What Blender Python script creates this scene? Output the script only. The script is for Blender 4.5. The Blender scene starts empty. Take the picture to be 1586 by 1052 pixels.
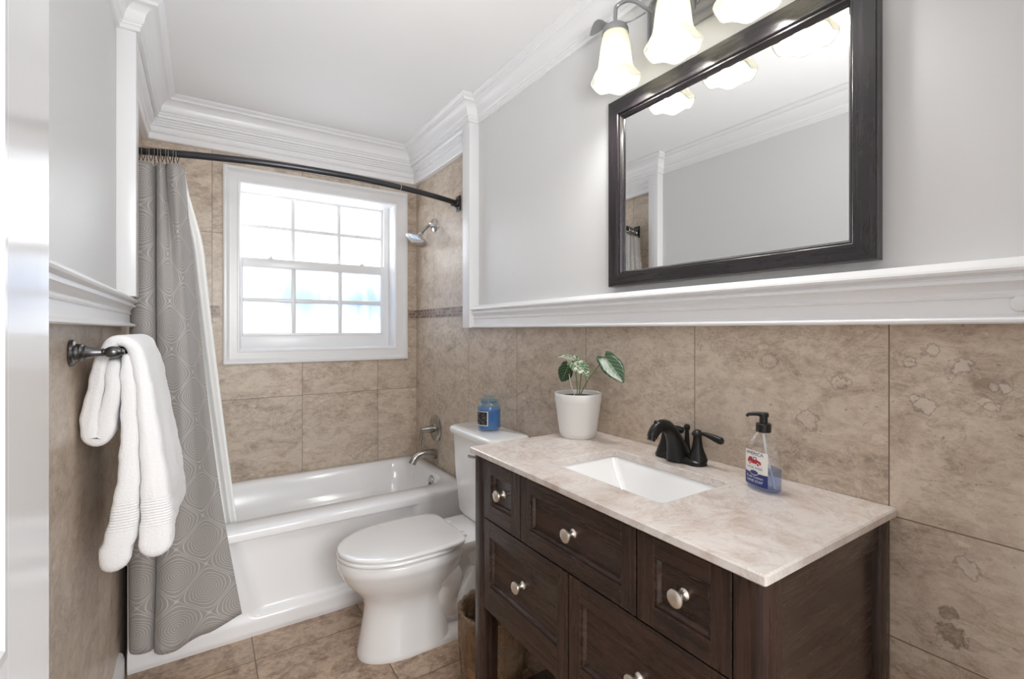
import bpy, bmesh, math, random
from mathutils import Vector, Matrix

random.seed(7)
SC = bpy.context.scene
COL = SC.collection
PI = math.pi

# ------------------------------------------------------------------ camera
EYE = 1.275                     # eye height above the floor
FPX = 735.6                     # focal length in pixels of the 1586 px wide frame
YAW = math.radians(33.08)
cam = bpy.data.cameras.new('camera')
cam.sensor_width = 36.0
cam.lens = FPX / 1586 * 36.0
cam.shift_y = -14.9 / 1586
cam.clip_start = 0.02
cam_o = bpy.data.objects.new('camera', cam)
cam_o.location = (0, 0, EYE)
cam_o.rotation_euler = (PI / 2, 0, -YAW)
COL.objects.link(cam_o)
SC.camera = cam_o

# ------------------------------------------------------------------ world, big lights, exposure
W = bpy.data.worlds.new('world')
SC.world = W
W.use_nodes = True
bg = W.node_tree.nodes['Background']
bg.inputs['Color'].default_value = (0.95, 0.975, 1.0, 1)
bg.inputs['Strength'].default_value = 1.25


def area(name, loc, target, sx, sy, power, color=(1, 1, 1), spread=180):
    l = bpy.data.lights.new(name, 'AREA')
    l.spread = math.radians(spread)
    l.shape = 'RECTANGLE'
    l.size, l.size_y, l.energy, l.color = sx, sy, power, color
    o = bpy.data.objects.new(name, l)
    o.location = loc
    o.rotation_euler = (Vector(target) - Vector(loc)).to_track_quat('-Z', 'Y').to_euler()
    COL.objects.link(o)
    return o


area('daylight', (0.6, 4.0, 2.3), (0.6, 3.1, 1.65), 1.6, 1.6, 42, (0.95, 0.98, 1.0))   # sky outside the frosted window
area('doorway_fill', (0.5, -2.6, 2.2), (0.5, 1.6, 1.1), 1.6, 1.4, 62, (0.98, 0.99, 1.0))    # added unseen fill shining in through the open doorway
area('ceiling_fill', (0.25, -0.06, 1.50), (0.46, 1.35, 2.44), 0.30, 0.30, 4.2, (1, 1, 1), 95)      # fill aimed upward, added to brighten the dark ceiling and left wall

SC.view_settings.view_transform = 'Standard'
SC.view_settings.look = 'None'
SC.view_settings.exposure = 0.90
SC.view_settings.gamma = 1.0
SC.view_settings.use_curve_mapping = False
SC.cycles.use_denoising = True
SC.cycles.max_bounces = 12
SC.cycles.diffuse_bounces = 6
SC.cycles.glossy_bounces = 6
SC.cycles.transmission_bounces = 8
SC.cycles.transparent_max_bounces = 16
SC.cycles.caustics_reflective = False
SC.cycles.caustics_refractive = False
SC.cycles.sample_clamp_indirect = 6.0


# ------------------------------------------------------------------ material helpers
def srgb(r, g, b):
    def f(c):
        c /= 255.0
        return c / 12.92 if c <= 0.04045 else ((c + 0.055) / 1.055) ** 2.4
    return (f(r), f(g), f(b), 1)


class NT:
    """tiny node builder"""

    def __init__(self, name):
        self.m = bpy.data.materials.new(name)
        self.m.use_nodes = True
        self.t = self.m.node_tree
        self.p = self.t.nodes['Principled BSDF']
        self.out = self.t.nodes['Material Output']

    def n(self, typ, ins=None, **kw):
        nd = self.t.nodes.new(typ)
        for k, v in kw.items():
            setattr(nd, k, v)
        for k, v in (ins or {}).items():
            self.set(nd.inputs[k], v)
        return nd

    def set(self, sock, v):
        if isinstance(v, bpy.types.NodeSocket):
            self.t.links.new(v, sock)
        else:
            sock.default_value = v

    def math(self, op, a, b=0.0, c=0.0):
        nd = self.n('ShaderNodeMath', {0: a, 1: b, 2: c}, operation=op)
        return nd.outputs[0]

    def ramp(self, fac, stops):
        nd = self.n('ShaderNodeValToRGB', {'Fac': fac})
        cr = nd.color_ramp
        while len(cr.elements) < len(stops):
            cr.elements.new(0.5)
        for e, (p, c) in zip(cr.elements, stops):
            e.position, e.color = p, c
        return nd.outputs['Color']

    def mix(self, fac, a, b, mode='MIX'):
        nd = self.n('ShaderNodeMix', data_type='RGBA', blend_type=mode)
        self.set(nd.inputs[0], fac)
        self.set(nd.inputs[6], a)
        self.set(nd.inputs[7], b)
        return nd.outputs[2]

    def obj(self):
        return self.n('ShaderNodeTexCoord').outputs['Object']

    def noise(self, vec, scale, detail=6, rough=0.55, dist=0.0):
        nd = self.n('ShaderNodeTexNoise', {'Vector': vec, 'Scale': scale, 'Detail': detail, 'Roughness': rough, 'Distortion': dist})
        return nd.outputs['Fac']

    def bump(self, h, strength=0.2, dist=0.01):
        nd = self.n('ShaderNodeBump', {'Height': h, 'Strength': strength, 'Distance': dist})
        self.t.links.new(nd.outputs['Normal'], self.p.inputs['Normal'])

    def pr(self, **kw):
        for k, v in kw.items():
            self.set(self.p.inputs[k.replace('_', ' ')], v)
        return self


def simple(name, col, rough=0.5, metal=0.0, bump=None, var=0.0, coat=0.0):
    b = NT(name)
    c = col
    if var:
        f = b.noise(b.obj(), 9.0, 4)
        c = b.mix(f, tuple(x * (1 - var) for x in col[:3]) + (1,), tuple(min(1, x * (1 + var)) for x in col[:3]) + (1,))
    b.set(b.p.inputs['Base Color'], c)
    b.pr(Roughness=rough, Metallic=metal)
    if coat:
        b.set(b.p.inputs['Coat Weight'], coat)
        b.set(b.p.inputs['Coat Roughness'], 0.08)
    if bump:
        b.bump(b.noise(b.obj(), bump[0], 4), bump[1], bump[2])
    return b.m


def travertine(name, plane, vx, vpitch, zlines, light, mid, dark, joint, scale=1.0, rough=0.36, jw=0.0013, spots=True, zpitch=None, hmax=None, blobs=()):
    """stone tile: plane is the pair of object axes that lie in the surface (0=x,1=y,2=z)"""
    b = NT(name)
    co = b.obj()
    sep = b.n('ShaderNodeSeparateXYZ', {0: co})
    A, B = sep.outputs[plane[0]], sep.outputs[plane[1]]
    ta = b.math('DIVIDE', b.math('SUBTRACT', A, vx), vpitch)
    ia = b.math('FLOOR', ta)
    fa = b.math('SUBTRACT', ta, ia)
    da = b.math('MULTIPLY', b.math('MINIMUM', fa, b.math('SUBTRACT', 1.0, fa)), vpitch)
    if zpitch:
        tb = b.math('DIVIDE', b.math('SUBTRACT', B, zlines[0]), zpitch)
        ib = b.math('FLOOR', tb)
        fb = b.math('SUBTRACT', tb, ib)
        db = b.math('MULTIPLY', b.math('MINIMUM', fb, b.math('SUBTRACT', 1.0, fb)), zpitch)
    else:
        db, ib = 10.0, 0.0
        for z in zlines:
            db = b.math('MINIMUM', db, b.math('ABSOLUTE', b.math('SUBTRACT', B, z)))
            ib = b.math('ADD', ib, b.math('GREATER_THAN', B, z))
    if hmax is not None:
        db = b.math('ADD', db, b.math('GREATER_THAN', A, hmax))
    d = b.math('MINIMUM', da, db)
    line = b.math('LESS_THAN', d, jw)
    idv = b.n('ShaderNodeCombineXYZ', {0: ia, 1: ib, 2: 3.7})
    wn = b.n('ShaderNodeTexWhiteNoise', {'Vector': idv.outputs[0]}, noise_dimensions='3D')
    off = b.n('ShaderNodeVectorMath', {0: wn.outputs['Color'], 1: (5, 5, 5)}, operation='MULTIPLY')
    vec = b.n('ShaderNodeVectorMath', {0: co, 1: off.outputs[0]}, operation='ADD').outputs[0]
    st = b.n('ShaderNodeMapping', {'Vector': vec})
    sc = [1.0, 1.0, 1.0]
    sc[plane[1]] = 1.7 if plane[1] == 2 else 1.25
    st.inputs['Scale'].default_value = sc
    v2 = st.outputs[0]
    big = b.noise(v2, 7.0 * scale, 10, 0.66, 0.9)
    fine = b.noise(v2, 34.0 * scale, 8, 0.7, 0.5)
    f = b.math('ADD', b.math('MULTIPLY', big, 0.62), b.math('MULTIPLY', fine, 0.38))
    c = b.ramp(f, [(0.36, dark), (0.46, mid), (0.57, light), (0.68, mid)])
    # thin wandering veins
    vn = b.noise(v2, 9.0 * scale, 9, 0.7, 1.2)
    vein = b.math('SUBTRACT', 1.0, b.math('MULTIPLY', b.math('ABSOLUTE', b.math('SUBTRACT', vn, 0.5)), 28.0))
    vein = b.math('MAXIMUM', vein, 0.0)
    vm = b.noise(v2, 2.2 * scale, 3)
    vein = b.math('MULTIPLY', vein, b.math('MULTIPLY', b.math('GREATER_THAN', vm, 0.5), 0.38))
    c = b.mix(vein, c, tuple(x * 0.62 for x in dark[:3]) + (1,))
    if spots:
        vo = b.n('ShaderNodeTexVoronoi', {'Vector': v2, 'Scale': 11.0 * scale, 'Randomness': 1.0})
        nb = b.noise(v2, 16 * scale, 5, 0.7, 1.0)
        sp = b.math('LESS_THAN', b.math('ADD', vo.outputs['Distance'], b.math('MULTIPLY', nb, 0.5)), 0.385)
        c = b.mix(b.math('MULTIPLY', sp, 0.45), c, tuple(min(1, x * 1.22) for x in light[:3]) + (1,))
        pit = b.math('LESS_THAN', b.noise(v2, 60 * scale, 3, 0.6), 0.315)
        c = b.mix(b.math('MULTIPLY', pit, 0.5), c, tuple(x * 0.45 for x in dark[:3]) + (1,))
    for by, bz, br, kind in blobs:                     # fossil-like inclusions in the stone
        cv = b.n('ShaderNodeCombineXYZ', {0: b.math('SUBTRACT', A, by), 1: b.math('SUBTRACT', B, bz), 2: 0.0})
        ln = b.n('ShaderNodeVectorMath', {0: cv.outputs[0]}, operation='LENGTH').outputs['Value']
        e = b.math('ADD', b.math('DIVIDE', ln, br), b.math('MULTIPLY', b.math('SUBTRACT', b.noise(co, 62.0, 4, 0.6), 0.5), 2.6))
        rim = b.math('MULTIPLY', b.math('LESS_THAN', b.math('ABSOLUTE', b.math('SUBTRACT', e, 1.0)), 0.16), 0.45)
        c = b.mix(b.math('MULTIPLY', b.math('LESS_THAN', e, 1.0), abs(kind) * 0.75), c, srgb(206, 194, 182) if kind > 0 else srgb(132, 114, 96))
        c = b.mix(rim, c, srgb(112, 96, 82))
    cr = b.noise(v2, 19.0 * scale, 8, 0.72, 0.7)       # pale crackle
    cr = b.math('MAXIMUM', b.math('SUBTRACT', 1.0, b.math('MULTIPLY', b.math('ABSOLUTE', b.math('SUBTRACT', cr, 0.5)), 30.0)), 0.0)
    c = b.mix(b.math('MULTIPLY', cr, b.math('MULTIPLY', vm, 0.75)), c, tuple(min(1, x * 1.18) for x in light[:3]) + (1,))
    tone = b.math('MULTIPLY_ADD', wn.outputs['Value'], 0.10, 0.95)
    c = b.mix(1.0, c, b.n('ShaderNodeCombineColor', {0: tone, 1: tone, 2: tone}).outputs[0], 'MULTIPLY')
    c = b.mix(line, c, joint)
    b.set(b.p.inputs['Base Color'], c)
    b.pr(Roughness=b.math('MULTIPLY_ADD', fine, 0.18, rough - 0.09))
    hgt = b.math('SUBTRACT', b.math('MULTIPLY', f, 0.15), line)
    b.bump(hgt, 0.25, 0.004)
    return b.m


M = {}
TL, TM, TD = srgb(207, 193, 176), srgb(186, 169, 152), srgb(156, 139, 123)
TJ = srgb(120, 104, 90)
M['tile_right'] = travertine('travertine_right', (1, 2), 0.401, 0.467, (0.134, 0.638, 0.889), TL, TM, TD, TJ, hmax=1.3,
                              blobs=[(0.287, 1.206, 0.0158, 1), (0.334, 1.234, 0.0114, 1), (0.343, 1.127, 0.0167, 1), (0.36, 1.139, 0.0078, 1), (0.231, 1.174, 0.0104, 1), (0.247, 1.135, 0.0094, 1), (0.368, 1.211, 0.0118, 0.4), (0.302, 0.691, 0.0198, -1), (0.308, 0.73, 0.0124, -1), (0.279, 0.832, 0.0169, 0.6), (0.244, 1.171, 0.0082, 0.5), (0.493, 1.16, 0.0174, 0.35), (0.653, 1.195, 0.0196, 0.3), (0.561, 1.063, 0.0214, 0.3)])
M['tile_back'] = travertine('travertine_back', (0, 2), 0.043, 0.448, (0.43, 0.891, 1.345, 1.80, 2.2), TL, TM, TD, TJ)
M['tile_left'] = travertine('travertine_left', (1, 2), 0.62, 0.60, (1.345, 1.80), TL, TM, TD, TJ, scale=0.9)
M['floor_tile'] = travertine('travertine_floor', (0, 1), 0.17, 0.428, (2.075 - 0.428 * 4,), srgb(186, 162, 140), srgb(150, 126, 106), srgb(100, 80, 66),
                             srgb(84, 70, 58), scale=1.3, rough=0.35, jw=0.0018, zpitch=0.428)
M['paint'] = simple('wall_paint_grey', srgb(218, 218, 218), 0.42, bump=(26, 0.05, 0.01))
M['ceiling'] = simple('ceiling_paint', srgb(240, 240, 240), 0.7)
M['trim'] = simple('white_trim_paint', srgb(234, 234, 235), 0.30)
M['door'] = simple('door_paint', srgb(226, 226, 228), 0.13, bump=(14, 0.05, 0.004))
M['porcelain'] = simple('white_porcelain', srgb(244, 244, 244), 0.07, coat=0.5)
M['enamel'] = simple('white_tub_enamel', srgb(240, 240, 241), 0.16, coat=0.3)
M['seat'] = simple('white_seat_plastic', srgb(243, 243, 243), 0.06, coat=1.0)
M['nickel'] = simple('brushed_nickel', srgb(176, 174, 170), 0.22, 1.0)
M['chrome'] = simple('polished_chrome', srgb(215, 215, 218), 0.08, 1.0)
M['knob'] = simple('satin_nickel_knob', srgb(234, 226, 215), 0.36, 1.0)
M['pewter'] = simple('dark_pewter', srgb(112, 112, 114), 0.30, 1.0)
M['rod'] = simple('dark_rod_metal', srgb(74, 74, 78), 0.36, 0.85)
M['bronze'] = simple('oil_rubbed_bronze', srgb(42, 41, 41), 0.30, 0.6)
M['fixture'] = simple('grey_pewter_fixture', srgb(150, 150, 152), 0.42, 0.6)
M['black'] = simple('black_plastic', srgb(20, 20, 21), 0.32)
M['soil'] = simple('dark_soil', srgb(30, 26, 22), 0.95, bump=(90, 0.8, 0.006))
M['pot'] = simple('white_ceramic_pot', srgb(226, 225, 222), 0.30)
M['wax'] = simple('blue_wax', srgb(104, 138, 184), 0.35)
M['rubber'] = simple('white_rubber', srgb(232, 232, 232), 0.4)
M['paper'] = simple('label_paper', srgb(236, 234, 228), 0.5)
M['navy'] = simple('navy_print', srgb(34, 50, 112), 0.5)
M['red'] = simple('red_print', srgb(168, 34, 46), 0.5)
M['white_print'] = simple('white_print', srgb(235, 235, 240), 0.5)
M['ring'] = simple('ring_wire', srgb(150, 146, 140), 0.25, 1.0)


def mirror_glass():
    b = NT('mirror_glass')
    b.pr(Base_Color=(0.88, 0.885, 0.885, 1), Metallic=1.0, Roughness=0.0)
    return b.m


M['mirror'] = mirror_glass()


def dark_wood(name, axis, base=(70, 50, 42), lo=(34, 24, 20), coat=0.0):
    b = NT(name)
    mp = b.n('ShaderNodeMapping', {'Vector': b.obj()})
    sc = [70.0, 70.0, 70.0]
    sc[axis] = 3.0
    mp.inputs['Scale'].default_value = sc
    g = b.noise(mp.outputs[0], 1.0, 5, 0.6, 0.4)
    blot = b.noise(b.obj(), 5.0, 4, 0.6, 1.0)
    c = b.ramp(b.math('ADD', b.math('MULTIPLY', g, 0.7), b.math('MULTIPLY', blot, 0.3)), [(0.32, srgb(*lo)), (0.65, srgb(*base))])
    b.set(b.p.inputs['Base Color'], c)
    b.pr(Roughness=b.math('MULTIPLY_ADD', g, 0.2, 0.17))
    b.bump(g, 0.07, 0.002)
    b.set(b.p.inputs['Coat Weight'], coat)
    b.set(b.p.inputs['Coat Roughness'], 0.16)
    return b.m


M['wood_y'] = dark_wood('espresso_wood_along', 1)
M['wood_z'] = dark_wood('espresso_wood_upright', 2)
M['wood_x'] = dark_wood('espresso_wood_across', 0, (82, 64, 54), (50, 37, 31))
M['frame_y'] = dark_wood('mirror_frame_wood_along', 1, (46, 40, 44), (26, 22, 26), 0.25)
M['frame_z'] = dark_wood('mirror_frame_wood_upright', 2, (46, 40, 44), (26, 22, 26), 0.25)


def marble():
    b = NT('cream_marble')
    co = b.obj()
    a = b.noise(co, 6.0, 8, 0.62, 1.4)
    f = b.noise(co, 26.0, 7, 0.7, 0.6)
    c = b.ramp(b.math('ADD', b.math('MULTIPLY', a, 0.75), b.math('MULTIPLY', f, 0.25)),
               [(0.33, srgb(190, 172, 162)), (0.43, srgb(212, 200, 193)), (0.54, srgb(224, 218, 213)), (0.66, srgb(208, 192, 186))])
    v = b.noise(co, 5.0, 8, 0.7, 2.4)
    vein = b.math('MAXIMUM', b.math('SUBTRACT', 1.0, b.math('MULTIPLY', b.math('ABSOLUTE', b.math('SUBTRACT', v, 0.48)), 34.0)), 0.0)
    vein = b.math('MULTIPLY', vein, b.math('MULTIPLY', b.noise(co, 3.0, 2), 0.6))
    c = b.mix(vein, c, srgb(170, 142, 124))
    b.set(b.p.inputs['Base Color'], c)
    b.pr(Roughness=0.14)
    return b.m


M['marble'] = marble()


def thin_clear(name, tint, gloss=1.0, rough=0.03, ior=1.45):
    b = NT(name)
    lw = b.n('ShaderNodeLayerWeight', {'Blend': 0.5})
    fr = b.math('MULTIPLY_ADD', b.math('POWER', lw.outputs['Facing'], 3.5), 0.55, 0.035)
    tr = b.n('ShaderNodeBsdfTransparent', {'Color': tint})
    gl = b.n('ShaderNodeBsdfGlossy', {'Color': (gloss, gloss, gloss, 1), 'Roughness': rough})
    mx = b.n('ShaderNodeMixShader', {0: fr, 1: tr.outputs[0], 2: gl.outputs[0]})
    b.t.links.new(mx.outputs[0], b.out.inputs['Surface'])
    return b.m


M['clear'] = thin_clear('clear_plastic', (0.975, 0.98, 0.985, 1))
M['liquid'] = thin_clear('blue_soap', (0.64, 0.72, 0.90, 1), 0.8, 0.05, 1.33)
M['blue_glass'] = thin_clear('pale_blue_glass', (0.80, 0.89, 0.95, 1))


def frosted(name, col, streak, amount, band=False):
    b = NT(name)
    co = b.obj()
    mp = b.n('ShaderNodeMapping', {'Vector': co})
    mp.inputs['Scale'].default_value = (9, 9, 2.2)
    s1 = b.noise(mp.outputs[0], 1.0, 5, 0.6, 0.6)
    s2 = b.noise(co, 120, 2, 0.5)
    f = b.math('ADD', b.math('MULTIPLY', s1, 0.85), b.math('MULTIPLY', s2, 0.15))
    if band:                     # dim planting outside, seen as a soft blue band across the middle of the sash
        sp = b.n('ShaderNodeSeparateXYZ', {0: co})
        dz = b.math('DIVIDE', b.math('ABSOLUTE', b.math('SUBTRACT', sp.outputs[2], 1.475)), 0.15)
        side = b.math('MULTIPLY', b.math('MAXIMUM', b.math('SUBTRACT', 0.45, sp.outputs[0]), 0.0), 1.1)
        f = b.math('ADD', b.math('MULTIPLY_ADD', f, 0.55, 0.13), b.math('ADD', b.math('MULTIPLY', b.math('MINIMUM', dz, 1.3), 0.13), side))
    c = b.ramp(f, [(0.40, streak), (0.40 + amount, col)])
    tl = b.n('ShaderNodeBsdfTranslucent', {'Color': c})
    gl = b.n('ShaderNodeBsdfGlossy', {'Color': (1, 1, 1, 1), 'Roughness': 0.35})
    mx = b.n('ShaderNodeMixShader', {0: 0.06, 1: tl.outputs[0], 2: gl.outputs[0]})
    b.t.links.new(mx.outputs[0], b.out.inputs['Surface'])
    return b.m


M['pane_upper'] = frosted('frosted_glass_bright', (0.95, 0.96, 0.97, 1), (0.80, 0.82, 0.86, 1), 0.12)
M['pane_lower'] = frosted('frosted_glass_screened', (0.66, 0.68, 0.70, 1), (0.40, 0.46, 0.58, 1), 0.20, True)


def shade_mat():
    b = NT('opal_glass_shade')
    tl = b.n('ShaderNodeBsdfTranslucent', {'Color': (0.44, 0.43, 0.38, 1)})
    df = b.n('ShaderNodeBsdfPrincipled', {'Base Color': (0.92, 0.91, 0.84, 1), 'Roughness': 0.2})
    mx = b.n('ShaderNodeMixShader', {0: 0.45, 1: tl.outputs[0], 2: df.outputs[0]})
    b.t.links.new(mx.outputs[0], b.out.inputs['Surface'])
    return b.m


M['shade'] = shade_mat()


def bulb_mat():
    b = NT('lit_bulb')
    b.pr(Base_Color=(1, 1, 1, 1))
    b.set(b.p.inputs['Emission Color'], (1, 0.93, 0.82, 1))
    b.set(b.p.inputs['Emission Strength'], 5.0)
    return b.m


M['bulb'] = bulb_mat()


def terry():
    b = NT('white_terry_cloth')
    f = b.noise(b.obj(), 420, 3, 0.6)
    b.set(b.p.inputs['Base Color'], srgb(247, 247, 248))
    b.pr(Roughness=0.95)
    b.set(b.p.inputs['Sheen Weight'], 0.3)
    sep = b.n('ShaderNodeSeparateXYZ', {0: b.obj()})
    z = sep.outputs[2]
    rib = b.math('SINE', b.math('MULTIPLY', z, 900.0))
    band = b.math('MULTIPLY', b.math('GREATER_THAN', z, 0.775), b.math('LESS_THAN', z, 0.845))
    g = b.noise(b.obj(), 150, 4, 0.65)
    h = b.math('ADD', b.math('ADD', b.math('MULTIPLY', f, 0.6), b.math('MULTIPLY', g, 0.9)), b.math('MULTIPLY', b.math('MULTIPLY', rib, band), 0.35))
    b.bump(h, 0.5, 0.004)
    return b.m


M['terry'] = terry()
M['liner'] = simple('white_liner', srgb(238, 238, 236), 0.5)


def curtain_mat():
    """grey fabric, thin pale ogee lines that run together in star points on a staggered lattice"""
    b = NT('grey_ogee_fabric')
    uv = b.n('ShaderNodeUVMap', uv_map='cloth').outputs[0]
    sep = b.n('ShaderNodeSeparateXYZ', {0: uv})
    a, c = sep.outputs[0], sep.outputs[1]
    p = b.math('ADD', a, c)
    q = b.math('SUBTRACT', a, c)
    sa = b.math('SINE', b.math('MULTIPLY', p, PI))
    sb = b.math('SINE', b.math('MULTIPLY', q, PI))
    wob = b.math('MULTIPLY', b.math('SINE', b.math('MULTIPLY', c, 26.0)), 0.010)
    lev = b.math('SQRT', b.math('SUBTRACT', 1.0001, b.math('ABSOLUTE', b.math('MULTIPLY', sa, sb))))
    ph = b.math('MULTIPLY', b.math('ADD', lev, wob), 8.5)
    tri = b.math('ABSOLUTE', b.math('SUBTRACT', b.math('FRACT', ph), 0.5))
    ln = b.math('GREATER_THAN', tri, 0.40)
    r2 = b.math('ADD', b.math('MULTIPLY', sa, sa), b.math('MULTIPLY', sb, sb))
    star = b.math('MULTIPLY', b.math('LESS_THAN', r2, 0.03), 0.22)
    dg = b.math('MINIMUM', b.math('ABSOLUTE', sa), b.math('ABSOLUTE', sb))
    diag = b.math('MULTIPLY', b.math('LESS_THAN', dg, 0.03), 0.8)
    fac = b.math('MINIMUM', b.math('ADD', b.math('MULTIPLY', b.math('MAXIMUM', ln, diag), 0.52), star), 0.9)
    wv = b.noise(b.obj(), 300, 2)
    basec = b.mix(wv, srgb(140, 135, 131), srgb(158, 153, 149))
    col = b.mix(fac, basec, srgb(208, 206, 203))
    b.set(b.p.inputs['Base Color'], col)
    b.pr(Roughness=b.math('SUBTRACT', 0.62, b.math('MULTIPLY', fac, 0.25)))
    b.set(b.p.inputs['Sheen Weight'], 0.2)
    return b.m


M['curtain'] = curtain_mat()


def mosaic(name, plane):
    b = NT(name)
    sep = b.n('ShaderNodeSeparateXYZ', {0: b.obj()})
    A, B = sep.outputs[plane[0]], sep.outputs[plane[1]]
    rz = b.math('DIVIDE', b.math('SUBTRACT', B, 1.350), 0.0185)
    iz = b.math('FLOOR', rz)
    fz = b.math('FRACT', rz)
    ax = b.math('ADD', b.math('DIVIDE', A, 0.0235), b.math('MULTIPLY', iz, 0.43))
    ix = b.math('FLOOR', ax)
    fx = b.math('FRACT', ax)
    idv = b.n('ShaderNodeCombineXYZ', {0: ix, 1: iz, 2: 1.3})
    wn = b.n('ShaderNodeTexWhiteNoise', {'Vector': idv.outputs[0]}, noise_dimensions='3D')
    c = b.ramp(wn.outputs['Value'], [(0.0, srgb(92, 74, 62)), (0.45, srgb(128, 106, 90)), (0.8, srgb(168, 148, 130)), (1.0, srgb(108, 88, 78))])
    g = b.math('MAXIMUM', b.math('LESS_THAN', fz, 0.14), b.math('LESS_THAN', fx, 0.11))
    c = b.mix(g, c, srgb(176, 160, 144))
    b.set(b.p.inputs['Base Color'], c)
    b.pr(Roughness=0.35)
    b.bump(b.math('SUBTRACT', 1.0, g), 0.4, 0.002)
    return b.m


M['mosaic_x'] = mosaic('mosaic_band_back', (0, 2))
M['mosaic_y'] = mosaic('mosaic_band_side', (1, 2))


def leaf_mat(name, green, pale, amount):
    b = NT(name)
    uv = b.n('ShaderNodeUVMap', uv_map='leaf').outputs[0]
    sep = b.n('ShaderNodeSeparateXYZ', {0: uv})
    u, v = sep.outputs[0], sep.outputs[1]
    au = b.math('ABSOLUTE', u)
    mid = b.math('LESS_THAN', au, 0.05)
    vv = b.math('FRACT', b.math('MULTIPLY', b.math('SUBTRACT', v, b.math('MULTIPLY', au, 0.35)), 6.0))
    vein = b.math('LESS_THAN', b.math('ABSOLUTE', b.math('SUBTRACT', vv, 0.5)), 0.10)
    fleck = b.math('GREATER_THAN', b.noise(b.obj(), 70, 4, 0.65, 0.8), 1.0 - amount)
    f = b.math('MAXIMUM', b.math('MAXIMUM', mid, b.math('MULTIPLY', vein, 0.6)), fleck)
    tone = b.noise(b.obj(), 45, 4)
    g = b.mix(tone, tuple(x * 0.7 for x in green[:3]) + (1,), tuple(min(1, x * 1.4) for x in green[:3]) + (1,))
    b.set(b.p.inputs['Base Color'], b.mix(b.math('MULTIPLY', f, 0.85), g, pale))
    b.pr(Roughness=0.3)
    b.bump(vein, 0.2, 0.002)
    return b.m


M['leaf'] = leaf_mat('green_veined_leaf', srgb(34, 66, 36), srgb(128, 152, 118), 0.24)
M['leaf_pale'] = leaf_mat('variegated_leaf', srgb(60, 92, 56), srgb(222, 226, 208), 0.46)
M['stem'] = simple('green_stem', srgb(122, 134, 84), 0.45)
M['stem_pale'] = simple('pale_stem', srgb(214, 212, 188), 0.45)


def bag_mat():
    b = NT('crinkled_clear_liner')
    n = b.noise(b.obj(), 22, 6, 0.7, 1.2)
    dfs = b.n('ShaderNodeBsdfPrincipled', {'Base Color': srgb(172, 146, 120), 'Roughness': 0.22})
    bp = b.n('ShaderNodeBump', {'Height': n, 'Strength': 0.8, 'Distance': 0.02})
    b.t.links.new(bp.outputs[0], dfs.inputs['Normal'])
    tr = b.n('ShaderNodeBsdfTransparent', {'Color': (0.9, 0.88, 0.85, 1)})
    f = b.ramp(n, [(0.42, (0.12, 0.12, 0.12, 1)), (0.62, (0.75, 0.75, 0.75, 1))])
    mx = b.n('ShaderNodeMixShader', {0: f, 1: tr.outputs[0], 2: dfs.outputs[0]})
    b.t.links.new(mx.outputs[0], b.out.inputs['Surface'])
    return b.m


M['bag'] = bag_mat()


def bin_mat():
    b = NT('brown_bin_wood')
    mp = b.n('ShaderNodeMapping', {'Vector': b.obj()})
    mp.inputs['Scale'].default_value = (40, 40, 6)
    g = b.noise(mp.outputs[0], 1.0, 6, 0.65, 1.0)
    b.set(b.p.inputs['Base Color'], b.ramp(g, [(0.3, srgb(112, 82, 58)), (0.6, srgb(178, 144, 112))]))
    b.pr(Roughness=0.5)
    b.bump(g, 0.3, 0.004)
    return b.m


M['bin'] = bin_mat()


def candle_label_mat():
    b = NT('black_candle_label')
    mp = b.n('ShaderNodeMapping', {'Vector': b.obj()})
    mp.inputs['Scale'].default_value = (120, 120, 260)
    n = b.noise(mp.outputs[0], 1.0, 3, 0.6, 0.5)
    b.set(b.p.inputs['Base Color'], b.ramp(n, [(0.56, srgb(26, 26, 30)), (0.60, srgb(150, 146, 140))]))
    b.pr(Roughness=0.4)
    return b.m


M['candle_label'] = candle_label_mat()


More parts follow.
